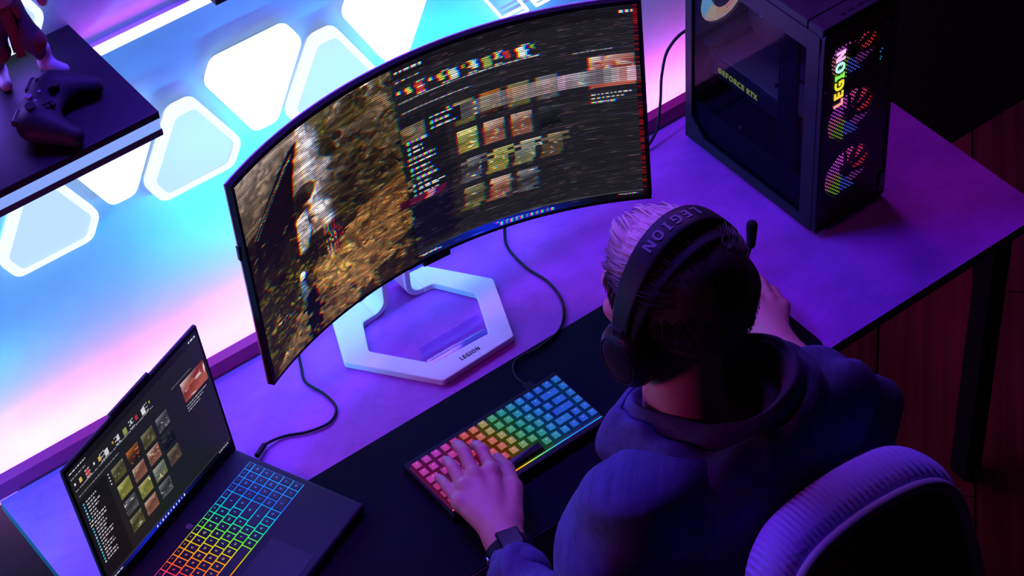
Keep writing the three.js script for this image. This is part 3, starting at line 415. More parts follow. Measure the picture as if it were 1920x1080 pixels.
{
  const lap = thing('laptop', 'open black laptop with rainbow backlit keys at the left end of the desk', 'laptop', [-0.744, DESK + 0.003, 0.254], 0.396);
  const w = 0.358, d = 0.262;
  part(lap, 'base', new RoundedBoxGeometry(w, 0.019, d + 0.012, 3, 0.006).translate(0, 0.0125, d / 2 - 0.006), std([0.020, 0.022, 0.032], 0.55));
  for (const [x, z] of [[-0.15, 0.02], [0.15, 0.02], [-0.15, 0.24], [0.15, 0.24]]) part(lap, 'foot', cyl(0.008, 0.008, 0.004, [x, 0.0015, z], 'y', 12), M.blackMatte);
  const u = 0.0174, x0 = -0.1655, z0 = 0.036, top = 0.0222, KW = 19 * u, KD = 0.012 + 5 * 0.0200;
  const lapHue = ramp([[0, [0.35, 0.02, 0.8]], [0.12, [0.85, 0.02, 0.5]], [0.24, [1, 0.05, 0.03]], [0.34, [1, 0.28, 0]], [0.44, [0.8, 0.6, 0]], [0.54, [0.15, 0.8, 0.02]], [0.63, [0, 0.7, 0.35]], [0.72, [0, 0.5, 0.9]], [0.82, [0.01, 0.14, 1]], [1, [0.02, 0.3, 1]]]);
  const wt = dataTex(256, 8, (a) => lapHue(a).map((c) => Math.pow(c, 1 / 2.2)), true, false);
  const well = part(lap, 'key_well', new THREE.PlaneGeometry(KW, KD + 0.001).rotateX(-Math.PI / 2).translate(x0 + KW / 2, top, z0 + KD / 2), new THREE.MeshStandardMaterial({ color: 0x020202, emissive: 0xffffff, emissiveMap: wt, emissiveIntensity: 0.95 }), { label: 'rainbow backlight around the keys' });
  const num = [1, 1, 1, 1];
  const rows = [Array(19).fill(1), [...Array(13).fill(1), 2, ...num], [1.5, ...Array(12).fill(1), 1.5, ...num], [1.75, ...Array(11).fill(1), 2.25, ...num], [2.25, ...Array(10).fill(1), 2.75, ...num], [1.25, 1, 1, 1.25, 5.5, 1, 1, 1, 1, 1, 2, 1, 1]];
  const keys = []; let z = z0;
  rows.forEach((row, r) => { const h = r ? 0.02 : 0.012; let x = x0; for (const q of row) { keys.push([x + q * u / 2, z + h / 2, q * u, h, q]); x += q * u; } z += h; });
  const glyphs = 'ABCDEFGHIJKLMNOPQRSTUVWXYZ0123456789';
  const atlas = canvasTex(1024, 512, (g, cw, ch) => { g.fillStyle = '#000'; g.fillRect(0, 0, cw, ch); g.textAlign = 'center'; g.textBaseline = 'middle'; keys.forEach(([cx, cz, kw, kh, q], i) => { if (q > 5) return; const c = lapHue((cx - x0) / KW).map((k) => Math.round(255 * Math.pow(k, 1 / 2.2))); g.fillStyle = `rgb(${c})`; g.font = `bold ${kh > 0.015 ? 24 : 15}px sans-serif`; g.fillText(glyphs[(i * 7) % 36], (cx - x0) / KW * cw, (cz - z0) / KD * ch); }); });
  const side = std([0.008, 0.008, 0.01], 0.6), capTop = new THREE.MeshStandardMaterial({ color: 0x08080a, roughness: 0.6, emissive: 0xffffff, emissiveMap: atlas, emissiveIntensity: 0.9 });
  for (const [cx, cz, kw, kh] of keys) {
    const g = frustum(kw - 0.0026, kh - 0.0026, 0.0017, 0.0004, 0.0004), p = g.attributes.position, uv = g.attributes.uv;
    for (let i = 0; i < p.count; i++) uv.setXY(i, (p.getX(i) + cx - x0) / KW, 1 - (p.getZ(i) + cz - z0) / KD);
    part(well, 'key', g, [side, capTop], { at: [cx, top + 0.0003, cz] });
  }
  part(lap, 'touchpad', box(-0.09, 0.045, 0.0221, 0.0226, 0.163, 0.248, 0.0002), std([0.03, 0.032, 0.042], 0.35));
  part(lap, 'power_button', cyl(0.006, 0.006, 0.001, [0.0, 0.0223, 0.026], 'y', 16), M.grey);
  // lid
  const lid = new THREE.Group(); lid.name = 'lid'; lid.position.set(0, 0.021, -0.003); lid.rotation.x = -0.102; lap.add(lid); const L = 0.298;
  part(lid, 'lid_shell', new RoundedBoxGeometry(w, L, 0.007, 3, 0.003).translate(0, L / 2, -0.0035), std([0.025, 0.027, 0.04], 0.4));
  part(lid, 'camera_bump', box(-0.052, 0.052, L - 0.004, L + 0.006, -0.007, 0, 0.002), std([0.025, 0.027, 0.04], 0.4));
  part(lid, 'bezel', box(-w / 2 + 0.001, w / 2 - 0.001, 0.001, L - 0.001, 0, 0.0008), M.blackMatte);
  part(lid, 'screen', new THREE.PlaneGeometry(w - 0.012, L - 0.032).translate(0, L / 2 + 0.008, 0.0014), new THREE.MeshStandardMaterial({ color: 0x020202, roughness: 0.5, emissive: 0xffffff, emissiveMap: laptopTex, emissiveIntensity: 0.85 }), { label: 'dark screen with a file browser of thumbnails' });
  part(lid, 'hinge', join(cyl(0.006, 0.006, 0.05, [-0.12, 0.001, -0.004], 'x', 16), cyl(0.006, 0.006, 0.05, [0.12, 0.001, -0.004], 'x', 16)), M.dark);
}
// ---------------------------------------------------------------- cables
{
  const c1 = thing('keyboard_cable', 'black cable looping from under the monitor to the rainbow keyboard', 'cable', [0, DESK, 0]); const y = DESK + 0.0045;
  part(c1, 'cord', tube([[0.14, y, 0.0], [0.118, y, 0.029], [0.093, y, 0.069], [0.085, y, 0.137], [0.093, y, 0.199], [0.078, y, 0.258], [0.037, y, 0.303], [-0.025, y + 0.003, 0.319], [-0.078, y + 0.003, 0.318], [-0.099, y + 0.004, 0.35], [-0.0975, y + 0.0075, 0.385]], 0.0026, 90), M.cable, { room: true });
  const c2 = thing('laptop_cable', 'black charging cable curving from behind the monitor to the laptop', 'cable', [0, DESK, 0]);
  part(c2, 'cord', tube([[-0.36, y, 0.04], [-0.378, y, 0.078], [-0.392, y, 0.112], [-0.382, y, 0.162], [-0.385, y, 0.2], [-0.41, y, 0.22], [-0.452, y, 0.215], [-0.495, y, 0.195], [-0.535, y + 0.006, 0.196], [-0.553, y + 0.0085, 0.207]], 0.0026, 90), M.cable, { room: true });
  part(c2, 'plug', tube([[-0.532, y + 0.006, 0.195], [-0.557, y + 0.0085, 0.210]], 0.005, 2, 10), M.cable, { room: true });
  const c3 = thing('monitor_cable', 'black cable hanging from the tower down behind the monitor', 'cable', [0, DESK, 0]);
  part(c3, 'cord', tube([[0.6, 0.985, 0.048], [0.565, 0.985, 0.03], [0.53, 0.955, 0.022], [0.515, 0.90, 0.02], [0.51, 0.83, 0.02], [0.49, 0.775, 0.03], [0.46, 0.752, 0.035], [0.42, 0.745, 0.035], [0.34, 0.745, 0.03]], 0.003, 80), M.cable, { room: true });
}

// ---------------------------------------------------------------- tower computer
{
  const pc = thing('computer_tower', 'black glass-sided tower computer with rainbow front fans on the desk right end', 'computer', [0.633, DESK, 0.24]);
  const R = { room: true }, x0 = 0.545, x1 = 0.722, y0 = 0.752, y1 = 1.232, z0 = 0.055, z1 = 0.425;
  const caseM = std([0.014, 0.014, 0.02], 0.5), inner = std([0.03, 0.03, 0.04], 0.55), frontM = std([0.006, 0.006, 0.007], 0.22);
  for (const [x, z] of [[0.575, 0.085], [0.69, 0.085], [0.575, 0.395], [0.69, 0.395]]) part(pc, 'foot', cyl(0.014, 0.012, y0 - DESK + 0.001, [x, (DESK + y0) / 2, z], 'y', 16), M.blackMatte, R);
  part(pc, 'bottom_plate', box(x0, x1, y0, y0 + 0.012, z0, z1 - 0.012, 0.002), caseM, R);
  part(pc, 'right_side_panel', box(x1 - 0.005, x1, y0 + 0.010, y1 - 0.016, z0, z1 - 0.012, 0.001), caseM, R);
  part(pc, 'rear_plate', join(box(x0, x1 - 0.004, y0 + 0.01, 1.012, z0, z0 + 0.004), box(x0, 0.552, 1.012, y1 - 0.01, z0, z0 + 0.004), box(0.672, x1 - 0.004, 1.012, y1 - 0.01, z0, z0 + 0.004), box(0.55, 0.68, 1.138, y1 - 0.01, z0, z0 + 0.004)), caseM, R);
  // top: frame around a sunken grille, port strip in front
  const tw = 0.03; part(pc, 'top_frame', join(box(x0, x0 + tw, y1 - 0.018, y1, z0, z1 - 0.045, 0.002), box(x1 - tw, x1, y1 - 0.018, y1, z0, z1 - 0.045, 0.002), box(x0 + tw - 0.002, x1 - tw + 0.002, y1 - 0.018, y1, z0, z0 + 0.03), box(x0 + tw - 0.002, x1 - tw + 0.002, y1 - 0.018, y1, z1 - 0.065, z1 - 0.045)), caseM, R);
  part(pc, 'top_grille', box(x0 + tw - 0.004, x1 - tw + 0.004, y1 - 0.016, y1 - 0.008, z0 + 0.02, z1 - 0.06), std([0.012, 0.012, 0.016], 0.6), R);
  part(pc, 'front_top_cap', box(x0, x1, y1 - 0.06, y1, z1 - 0.0445, z1 - 0.004, 0.004), caseM, R);
  [[0.603, 0.010], [0.622, 0.013], [0.643, 0.013], [0.664, 0.010]].forEach(([x, l]) => part(pc, 'port', box(x - l / 2, x + l / 2, y1 - 0.002, y1 + 0.0004, 0.404, 0.410), M.blackGloss, R));
  part(pc, 'power_button', cyl(0.007, 0.007, 0.002, [0.69, y1, 0.407], 'y', 20), caseM, R);
  // left side: frame with chamfered lower corner, glass window
  const out = [[z0, y0], [z1 - 0.012, y0], [z1 - 0.012, y1 - 0.018], [z0, y1 - 0.018]], win = [[0.073, 0.812], [0.112, 0.776], [0.383, 0.776], [0.383, 1.172], [0.073, 1.172]];
  const fs = new THREE.Shape(out.map(([z, y]) => new THREE.Vector2(-z, y))); fs.holes.push(new THREE.Path(win.map(([z, y]) => new THREE.Vector2(-z, y))));
  part(pc, 'side_frame', extrude(fs, 0.007).rotateY(Math.PI / 2).scale(1, 1, 1).translate(x0 - 0.001, 0, 0), caseM, R);
  const ws = new THREE.Shape(win.map(([z, y]) => new THREE.Vector2(-z, y)));
  part(pc, 'glass_panel', new THREE.ShapeGeometry(ws).rotateY(Math.PI / 2).translate(x0 + 0.003, 0, 0), new THREE.MeshPhysicalMaterial({ color: 0x9090a8, roughness: 0.03, transmission: 1, thickness: 0, ior: 1.45, specularIntensity: 0.12, side: THREE.DoubleSide }), { ...R, label: 'clear glass side window' });
  for (const [y, z] of [[1.16, 0.25], [0.80, 0.35], [0.86, 0.2]]) part(pc, 'screw', cyl(0.003, 0.003, 0.004, [0.556, y, z], 'x', 10), M.metal, R);
  // inside
  part(pc, 'motherboard', box(0.702, 0.71, 0.86, 1.17, 0.08, 0.33), std([0.05, 0.05, 0.065], 0.5), R);
  part(pc, 'cooler', join(box(0.64, 0.70, 1.02, 1.12, 0.14, 0.24, 0.006), cyl(0.045, 0.045, 0.02, [0.63, 1.07, 0.19], 'x', 28)), inner, R);
  for (const z of [0.262, 0.272, 0.282, 0.292]) part(pc, 'memory_stick', box(0.66, 0.702, 1.0, 1.13, z, z + 0.005), M.dark, R);
  part(pc, 'power_shroud', join(box(0.556, 0.714, 0.77, 0.836, 0.066, 0.372, 0.004), box(0.5555, 0.562, 0.834, 0.842, 0.07, 0.372, 0.002)), std([0.04, 0.04, 0.055], 0.4), R);
  const gpu = part(pc, 'graphics_card', box(0.586, 0.70, 0.905, 0.948, 0.082, 0.33, 0.003), std([0.05, 0.05, 0.065], 0.4), R);
  const off = [-0.633, -DESK, -0.24], rel = (g) => g.translate(...off);
  part(gpu, 'back_plate', rel(box(0.59, 0.70, 0.9485, 0.9525, 0.083, 0.33, 0.001)), std([0.30, 0.27, 0.36], 0.32, { metalness: 0.3 }), { label: 'smooth lilac grey metal plate' });
  part(gpu, 'lettering', rel(lettering('GEFORCE RTX', 0.0125, 0.0008).rotateY(-Math.PI / 2).translate(0.5853, 0.925, 0.158)), glow([0.42, 0.55, 0.12], 1.0), { label: 'glowing yellow green words' });
  part(gpu, 'power_lead', rel(join(tube([[0.655, 0.955, 0.2], [0.64, 0.957, 0.225], [0.62, 0.957, 0.252], [0.6, 0.957, 0.266]], 0.0024, 20), tube([[0.64, 0.957, 0.235], [0.655, 0.957, 0.265], [0.65, 0.957, 0.30], [0.63, 0.958, 0.325]], 0.0024, 20), cyl(0.005, 0.005, 0.008, [0.66, 0.957, 0.222], 'y', 12), cyl(0.003, 0.003, 0.006, [0.612, 0.956, 0.236], 'y', 10))), M.cable);
  part(gpu, 'bracket', rel(join(box(0.59, 0.60, 0.87, 0.96, 0.074, 0.082), box(0.612, 0.622, 0.87, 0.955, 0.074, 0.082))), M.metal);
  part(pc, 'cross_bar', box(0.566, 0.70, 0.985, 0.998, 0.078, 0.10, 0.002), std([0.12, 0.12, 0.15], 0.4), R);
  const perf = dataTex(32, 32, (u, v) => { const n = Math.hypot(u - 0.5, v - 0.5) < 0.3 ? 0.2 : 1; return [n, n, n]; });
  const vent = metreUV(box(0.556, 0.566, 0.842, 1.17, 0.30, 0.345), 120); part(pc, 'perforated_bracket', vent, std([0.04, 0.04, 0.055], 0.5, { map: perf }), R);
  function fan(cx, cy, cz, r, label, colour, ring) {
    const f = new THREE.Group(); f.name = 'fan'; f.userData.label = label; f.position.set(cx + off[0], cy + off[1], cz + off[2]); pc.add(f);
    const fr = new THREE.Shape(); const s = r + 0.004; fr.moveTo(-s, -s); fr.lineTo(s, -s); fr.lineTo(s, s); fr.lineTo(-s, s); fr.closePath(); const ho = new THREE.Path(); ho.absarc(0, 0, r, 0, 7, true); fr.holes.push(ho);
    part(f, 'fan_frame', extrude(fr, 0.02).translate(0, 0, -0.01), ring ? std([0.12, 0.11, 0.15], 0.5) : M.black); part(f, 'hub', cyl(r * (ring ? 0.4 : 0.22), r * (ring ? 0.4 : 0.22), 0.016, [0, 0, 0.002], 'z'), ring ? std([0.25, 0.22, 0.32], 0.5) : M.black);
    for (let i = 0; i < 9; i++) { const a = i / 9 * Math.PI * 2 + 0.3; part(f, 'blade', grid(5, 4, (u, v) => { const q = a + (u - 0.5) * 0.70 + v * 0.35, rr = r * mix(0.26, 0.97, v); return [Math.cos(q) * rr, Math.sin(q) * rr, (u - 0.5) * 0.010]; }), new THREE.MeshStandardMaterial({ color: 0x202020, side: THREE.DoubleSide, roughness: 0.4, emissive: new THREE.Color().setRGB(...colour(a + 0.2)), emissiveIntensity: 1 })); }
    return f;
  }
  const frontHue = (a) => { const d = ((a * 180 / Math.PI) % 360 + 360) % 360; return ramp([[0, [0.9, 0.02, 0.03]], [50, [0.9, 0.05, 0.2]], [95, [0.9, 0.10, 0.75]], [150, [0.5, 0.06, 0.7]], [185, [0.6, 0.1, 0.2]], [215, [0.14, 0.4, 0.02]], [240, [0.2, 0.35, 0.02]], [262, [0.05, 0.1, 0.6]], [290, [0.02, 0.05, 0.6]], [325, [0.4, 0.02, 0.02]], [360, [0.9, 0.02, 0.03]]])(d); };
  [1.137, 0.990, 0.852].forEach((y, i) => fan(0.632, y, 0.404, 0.058, ['top', 'middle', 'bottom'][i] + ' front fan glowing in rainbow colours', frontHue, false));
  const rear = fan(0.612, 1.076, 0.075, 0.056, 'rear fan glowing pale orange and blue', (a) => { const d = ((a * 180 / Math.PI) % 360 + 360) % 360; return ramp([[0, [1, 0.38, 0.16]], [120, [0.5, 0.6, 0.9]], [190, [0.25, 0.75, 1]], [235, [1, 0.75, 0.4]], [300, [1, 0.4, 0.3]], [360, [1, 0.38, 0.16]]])(d); }, true);
  part(rear, 'light_ring', new THREE.TorusGeometry(0.053, 0.004, 8, 40), glow([0.9, 0.6, 0.55], 1));
  const rl = new THREE.PointLight(new THREE.Color().setRGB(0.55, 0.5, 1), 0.010, 0, 2); rl.position.set(0.60, 1.10, 0.2); rl.castShadow = true; scene.add(rl); rl.name = 'case_light';
  const led = part(pc, 'case_light', box(0.57, 0.70, 1.186, 1.19, 0.09, 0.1), glow([0.3, 0.28, 0.7], 0.4), R); 
  // front: bezel frame and perforated sheet
  const fsh = roundedPoly([[x0, y0 - 0.002], [x1, y0 - 0.002], [x1, y1 - 0.012], [x0, y1 - 0.012]], 0.008); fsh.holes.push(new THREE.Path(roundedPoly([[x0 + 0.006, y0 + 0.004], [x1 - 0.004, y0 + 0.004], [x1 - 0.004, y1 - 0.018], [x0 + 0.006, y1 - 0.018]], 0.006).getPoints(6)));
  part(pc, 'front_bezel', extrude(fsh, 0.012, 0.001).translate(0, 0, z1 - 0.012), caseM, R);
  part(pc, 'front_column', join(box(x0, x0 + 0.006, y0, y1 - 0.05, z1 - 0.045, z1 - 0.011, 0.001), box(x1 - 0.006, x1, y0, y1 - 0.05, z1 - 0.045, z1 - 0.011, 0.001)), caseM, R);
  const holes = dataTex(64, 64, (u, v) => { const d = Math.min(Math.hypot(u - 0.5, v - 0.5), Math.hypot(u, v), Math.hypot(u - 1, v), Math.hypot(u, v - 1), Math.hypot(u - 1, v - 1)); const n = d < 0.2 ? 0 : 1; return [n, n, n]; }, false);
  const sheet = metreUV(new THREE.PlaneGeometry(x1 - x0 - 0.008, y1 - y0 - 0.02).translate((x0 + x1) / 2 + 0.001, (y0 + y1) / 2 - 0.007, z1 - 0.003), 115);
  part(pc, 'perforated_front', sheet, new THREE.MeshStandardMaterial({ color: 0x020203, roughness: 0.3, alphaMap: holes, alphaTest: 0.5, side: THREE.DoubleSide }), { ...R, label: 'black perforated front sheet' });
  const word = 'LEGION', cols = [[1, 0.32, 0.3], [0.9, 0.62, 0.05], [0.75, 0.75, 0.03], [0.25, 0.85, 0.1], [0.45, 0.95, 1], [0.95, 0.5, 0.95]], sz = 0.0215; let run = 0; const chars = [...word].map((c) => { const g = new TextGeometry(c, { font, size: sz, depth: 0.0015, curveSegments: 4, bevelEnabled: false }); g.computeBoundingBox(); const w = g.boundingBox.max.x - g.boundingBox.min.x; g.translate(-g.boundingBox.min.x + run, 0, 0); run += w + 0.004; return g; });
  chars.forEach((g, i) => part(pc, 'letter', g.scale(0.131 / run, 1, 1).rotateZ(Math.PI / 2).translate(0.5985, 1.040, z1 - 0.0025), glow(cols[i], 1.1), { ...R, label: 'glowing letter ' + word[i] }));
  const tagTex = canvasTex(256, 64, (g, w, h) => { g.fillStyle = '#c4b4c0'; g.fillRect(0, 0, w, h); g.fillStyle = '#0c0a10'; g.fillRect(14, 10, w - 28, h - 20); g.fillStyle = '#c4b4c0'; g.font = 'bold 38px sans-serif'; g.textAlign = 'center'; g.textBaseline = 'middle'; g.fillText('Lenovo', w / 2, h / 2 + 1); });
  part(pc, 'maker_tag', new THREE.PlaneGeometry(0.042, 0.011).rotateZ(Math.PI / 2).translate(0.7125, 0.785, z1 + 0.0008), std(0xffffff, 0.5, { map: tagTex }), { ...R, label: 'small pale tag with the maker name' });
  [[0.690, 1.118], [0.686, 1.113], [0.689, 1.100], [0.687, 1.096]].forEach(([x, y]) => part(pc, 'indicator_light', new THREE.CircleGeometry(0.0013, 10).translate(x, y, z1 - 0.002), glow([0.02, 0.45, 1], 1), R));
}
// ---------------------------------------------------------------- on the shelf
{
  const y = 1.491;
  const gp = thing('game_controller', 'black wireless game controller lying on the wall shelf', 'game controller', [-0.703, y, 0.030], 0.80); gp.scale.setScalar(0.9);
  const body = blend([ell([0, 0.026, -0.004], [0.062, 0.020, 0.036]), cap([-0.048, 0.026, 0.002], [-0.064, 0.017, 0.066], 0.026, 0.018), cap([0.048, 0.026, 0.002], [0.064, 0.017, 0.066], 0.026, 0.018)], 0.03);
  const shell = std([0.010, 0.011, 0.015], 0.6);
  part(gp, 'shell', nets((a, b, c) => smax(body(a, b, c), 0.0015 - b, 0.004), [-0.1, -0.004, -0.06], [0.1, 0.07, 0.12], 0.003), shell);
  for (const [x, z] of [[-0.038, -0.008], [0.022, 0.018]]) { const s = part(gp, 'thumbstick', cyl(0.006, 0.007, 0.012, [x, 0.05, z], 'y', 16), M.blackMatte); part(s, 'stick_cap', cyl(0.0095, 0.0085, 0.005, [x, 0.057, z], 'y', 20), M.black); }
  part(gp, 'direction_pad', join(box(-0.033, -0.011, 0.044, 0.052, 0.0145, 0.0215, 0.001), box(-0.0255, -0.0185, 0.044, 0.052, 0.007, 0.029, 0.001)), M.black);
  for (const [dx, dz] of [[0.01, 0], [-0.01, 0], [0, 0.01], [0, -0.01]]) part(gp, 'face_button', cyl(0.0042, 0.0046, 0.005, [0.038 + dx, 0.0485, -0.008 + dz], 'y', 14), M.black);
  for (const x of [-0.012, 0.012]) part(gp, 'menu_button', cyl(0.003, 0.003, 0.004, [x, 0.0465, -0.008], 'y', 12), M.grey);
  part(gp, 'guide_button', cyl(0.006, 0.006, 0.004, [0, 0.0455, -0.024], 'y', 16), M.grey);
  for (const s of [-1, 1]) part(gp, 'bumper', box(s * 0.042 - 0.018, s * 0.042 + 0.018, 0.028, 0.040, -0.040, -0.028, 0.004), M.black);
  // generic painted figurine, seen only from the waist down
  const fg = thing('figurine', 'small painted warrior figurine with grey boots standing on the shelf', 'figurine', [-0.676, y, -0.082]);
  const F = { room: true }, lf = [-0.712, y, -0.100], rf = [-0.645, y, -0.072], hip = [-0.690, y + 0.128, -0.092];
  const cloth = std([0.055, 0.06, 0.085], 0.7), boot = std([0.30, 0.30, 0.34], 0.5), leather = std([0.10, 0.03, 0.035], 0.7), skin = std([0.28, 0.26, 0.27], 0.6);
  const leg = (h, k, a) => blend([cap(h, k, 0.022, 0.017), cap(k, a, 0.017, 0.011)], 0.012);
  const lk = [-0.714, y + 0.068, -0.082], rk = [-0.660, y + 0.070, -0.066];
  part(fg, 'trousers', nets(blend([leg([-0.702, y + 0.125, -0.094], lk, [-0.714, y + 0.026, -0.1]), leg([-0.678, y + 0.125, -0.09], rk, [-0.647, y + 0.026, -0.078]), ell(hip, [0.032, 0.026, 0.024])], 0.012), [-0.76, y, -0.14], [-0.61, y + 0.17, -0.03], 0.0035), cloth, F);
  const bootF = (p, dx, dz) => blend([cap([p[0], y + 0.040, p[2] - 0.004], [p[0], y + 0.014, p[2] - 0.004], 0.0125, 0.012), cap([p[0], y + 0.010, p[2]], [p[0] + dx, y + 0.009, p[2] + dz], 0.0115, 0.0095)], 0.008);
  for (const [p, dx, dz] of [[lf, -0.006, 0.030], [rf, 0.014, 0.028]]) { const f = bootF(p, dx, dz); part(fg, 'boot', nets((a, b, c) => smax(f(a, b, c), y + 0.0008 - b, 0.002), [p[0] - 0.04, y - 0.005, p[2] - 0.03], [p[0] + 0.05, y + 0.06, p[2] + 0.06], 0.0025), boot, F); }
  for (const k of [lk, rk]) part(fg, 'knee_guard', new THREE.SphereGeometry(0.0165, 16, 12).scale(1, 1.15, 0.8).translate(k[0] + 0.003, k[1], k[2] + 0.008), leather, F);
  part(fg, 'belt', new THREE.TorusGeometry(0.029, 0.007, 8, 28).rotateX(Math.PI / 2).scale(1.05, 1, 0.8).translate(hip[0], y + 0.145, hip[2]), leather, F);
  for (const [dx, l] of [[-0.004, 0.088], [0.012, 0.07], [0.0, 0.1]]) part(fg, 'sash', grid(3, 10, (u, v) => [hip[0] + dx + (u - 0.5) * 0.013 + v * 0.008, y + 0.145 - v * l, hip[2] + 0.026 + Math.sin(v * 5 + dx * 90) * 0.004 + (u - 0.5) * 0.004]), std([0.13, 0.035, 0.045], 0.75, { side: THREE.DoubleSide }), F);
  const ty = y + 0.16;
  part(fg, 'torso', nets(blend([cap([-0.69, ty, -0.09], [-0.69, ty + 0.07, -0.09], 0.028, 0.036), cap([-0.735, ty + 0.085, -0.09], [-0.645, ty + 0.085, -0.09], 0.019), cap([-0.642, ty + 0.08, -0.09], [-0.628, ty + 0.03, -0.082], 0.014, 0.011), cap([-0.628, ty + 0.03, -0.082], [-0.630, ty - 0.018, -0.066], 0.011, 0.008), ell([-0.630, ty - 0.026, -0.064], [0.009, 0.012, 0.010]), cap([-0.738, ty + 0.08, -0.09], [-0.752, ty + 0.03, -0.085], 0.014, 0.011), cap([-0.752, ty + 0.03, -0.085], [-0.75, ty - 0.015, -0.066], 0.011, 0.009), ell([-0.69, ty + 0.135, -0.088], [0.019, 0.024, 0.021]), cap([-0.69, ty + 0.09, -0.09], [-0.69, ty + 0.12, -0.09], 0.013)], 0.01), [-0.79, ty - 0.05, -0.15], [-0.59, ty + 0.175, -0.03], 0.004), skin, F);
}

// ---------------------------------------------------------------- the player
const HEAD = new THREE.Matrix4().compose(V(-0.063, 1.229, 0.745), new THREE.Quaternion().setFromEuler(new THREE.Euler(-0.04, 0.06, 0, 'YXZ')), V(1.2, 1.2, 1.2));
const headPoint = (x, y, z) => V(x, y, z).applyMatrix4(HEAD);
{
  const person = thing('person', 'person in a dark hooded sweatshirt seated at the desk, left hand on keyboard', 'person', [-0.08, 0, 0.95]);
  const R = { room: true };
  const skin = new THREE.MeshPhysicalMaterial({ color: new THREE.Color().setRGB(0.52, 0.24, 0.19), roughness: 0.5, bumpScale: 0.001 });
  const fleece = dataTex(256, 256, (u, v) => { const n = 0.78 + 0.22 * hash(Math.floor(u * 256), Math.floor(v * 256)) + 0.2 * (fbm(u * 16, v * 16, 3, 16) - 0.5); return [n, n, n]; });
  const hoodM = std([0.10, 0.115, 0.24], 0.9, { map: fleece });
  // head in its own frame, face towards -z
  const ears = [-1, 1].map((s) => blend([ell([s * 0.079, -0.022, 0.012], [0.009, 0.03, 0.019]), ell([s * 0.077, -0.045, 0.008], [0.008, 0.012, 0.010])], 0.008));
  const skull = blend([ell([0, 0.032, 0.012], [0.076, 0.080, 0.096]), ell([0, -0.035, -0.028], [0.060, 0.082, 0.066]), cap([-0.046, -0.062, 0.0], [-0.012, -0.106, -0.066], 0.018), cap([0.046, -0.062, 0.0], [0.012, -0.106, -0.066], 0.018)], 0.03);
  const brow = blend([cap([-0.042, 0.012, -0.078], [-0.012, 0.012, -0.09], 0.009), cap([0.042, 0.012, -0.078], [0.012, 0.012, -0.09], 0.009), cap([-0.045, -0.03, -0.068], [-0.03, -0.035, -0.076], 0.013), cap([0.045, -0.03, -0.068], [0.03, -0.035, -0.076], 0.013)], 0.01);
  const nose = blend([cap([0, 0.004, -0.093], [0, -0.038, -0.115], 0.008, 0.011), ell([-0.010, -0.042, -0.104], [0.008, 0.007, 0.009]), ell([0.010, -0.042, -0.104], [0.008, 0.007, 0.009])], 0.008);
  const lips = blend([cap([-0.02, -0.069, -0.088], [0.02, -0.069, -0.088], 0.006), cap([-0.017, -0.078, -0.087], [0.017, -0.078, -0.087], 0.007)], 0.003);
  const sockets = [-1, 1].map((s) => ell([s * 0.031, -0.006, -0.094], [0.019, 0.013, 0.014])), eyes = [-1, 1].map((s) => ell([s * 0.031, -0.006, -0.076], [0.0125, 0.0115, 0.0125]));
  const headF = (x, y, z) => { let d = smin(skull(x, y, z), brow(x, y, z), 0.02); for (const s of sockets) d = smax(d, -s(x, y, z), 0.014); d = smin(d, nose(x, y, z), 0.012); d = smin(d, lips(x, y, z), 0.008); for (const e of eyes) d = smin(d, e(x, y, z), 0.003); for (const e of ears) d = smin(d, e(x, y, z), 0.008); return d; };
  const headG = nets(headF, [-0.105, -0.135, -0.14], [0.105, 0.135, 0.125], 0.0042).applyMatrix4(HEAD);
  // joints in the room
  const LW = [-0.358, 0.798, 0.660], RW = [0.272, 0.803, 0.620];
  const hand = (W, mcp, pip, tip, th, s) => { const f = []; const dip = pip.map((p, i) => [0, 1, 2].map((k) => mix(p[k], tip[i][k], 0.56) + (k === 1 ? 0.004 : 0)));
    const palm = blend(mcp.map((m, i) => cap(W, m, 0.0205 * s, 0.0122 * s)).concat([cap(W, th[0], 0.02 * s, 0.018 * s), cap(th[0], th[1], 0.018 * s, 0.0145 * s), cap(mcp[0], mcp[3], 0.0105 * s, 0.009 * s)]), 0.011);
    mcp.forEach((m, i) => { const k = [0.0100, 0.0103, 0.0097, 0.0086][i] * s; f.push(blend([cap(m, pip[i], k * 1.06, k), cap(pip[i], dip[i], k, k * 0.9), cap(dip[i], tip[i], k * 0.9, k * 0.78)], 0.003)); });
    const t = blend([cap(th[0], th[1], 0.0155 * s, 0.0135 * s), cap(th[1], th[2], 0.0132 * s, 0.012 * s), cap(th[2], th[3], 0.012 * s, 0.0095 * s)], 0.004);
    const knuckles = blend(mcp.map((m) => ell([m[0], m[1] + 0.004, m[2]], [0.0105 * s, 0.010 * s, 0.0115 * s])), 0.004);
    return (x, y, z) => { let d = smin(palm(x, y, z), knuckles(x, y, z), 0.008); const g = f.map((q) => q(x, y, z)); for (const q of g) d = smin(d, q, 0.005); return smin(d, t(x, y, z), 0.009); }; };
  const lh = hand(LW, [[-0.293, 0.812, 0.541], [-0.322, 0.816, 0.533], [-0.349, 0.812, 0.540], [-0.371, 0.805, 0.557]], [[-0.277, 0.811, 0.495], [-0.305, 0.815, 0.481], [-0.338, 0.811, 0.494], [-0.366, 0.802, 0.516]], [[-0.268, 0.7835, 0.455], [-0.290, 0.7835, 0.434], [-0.325, 0.7835, 0.452], [-0.357, 0.7825, 0.474]], [[-0.325, 0.797, 0.635], [-0.281, 0.797, 0.583], [-0.262, 0.793, 0.541], [-0.256, 0.785, 0.506]], 1.12);
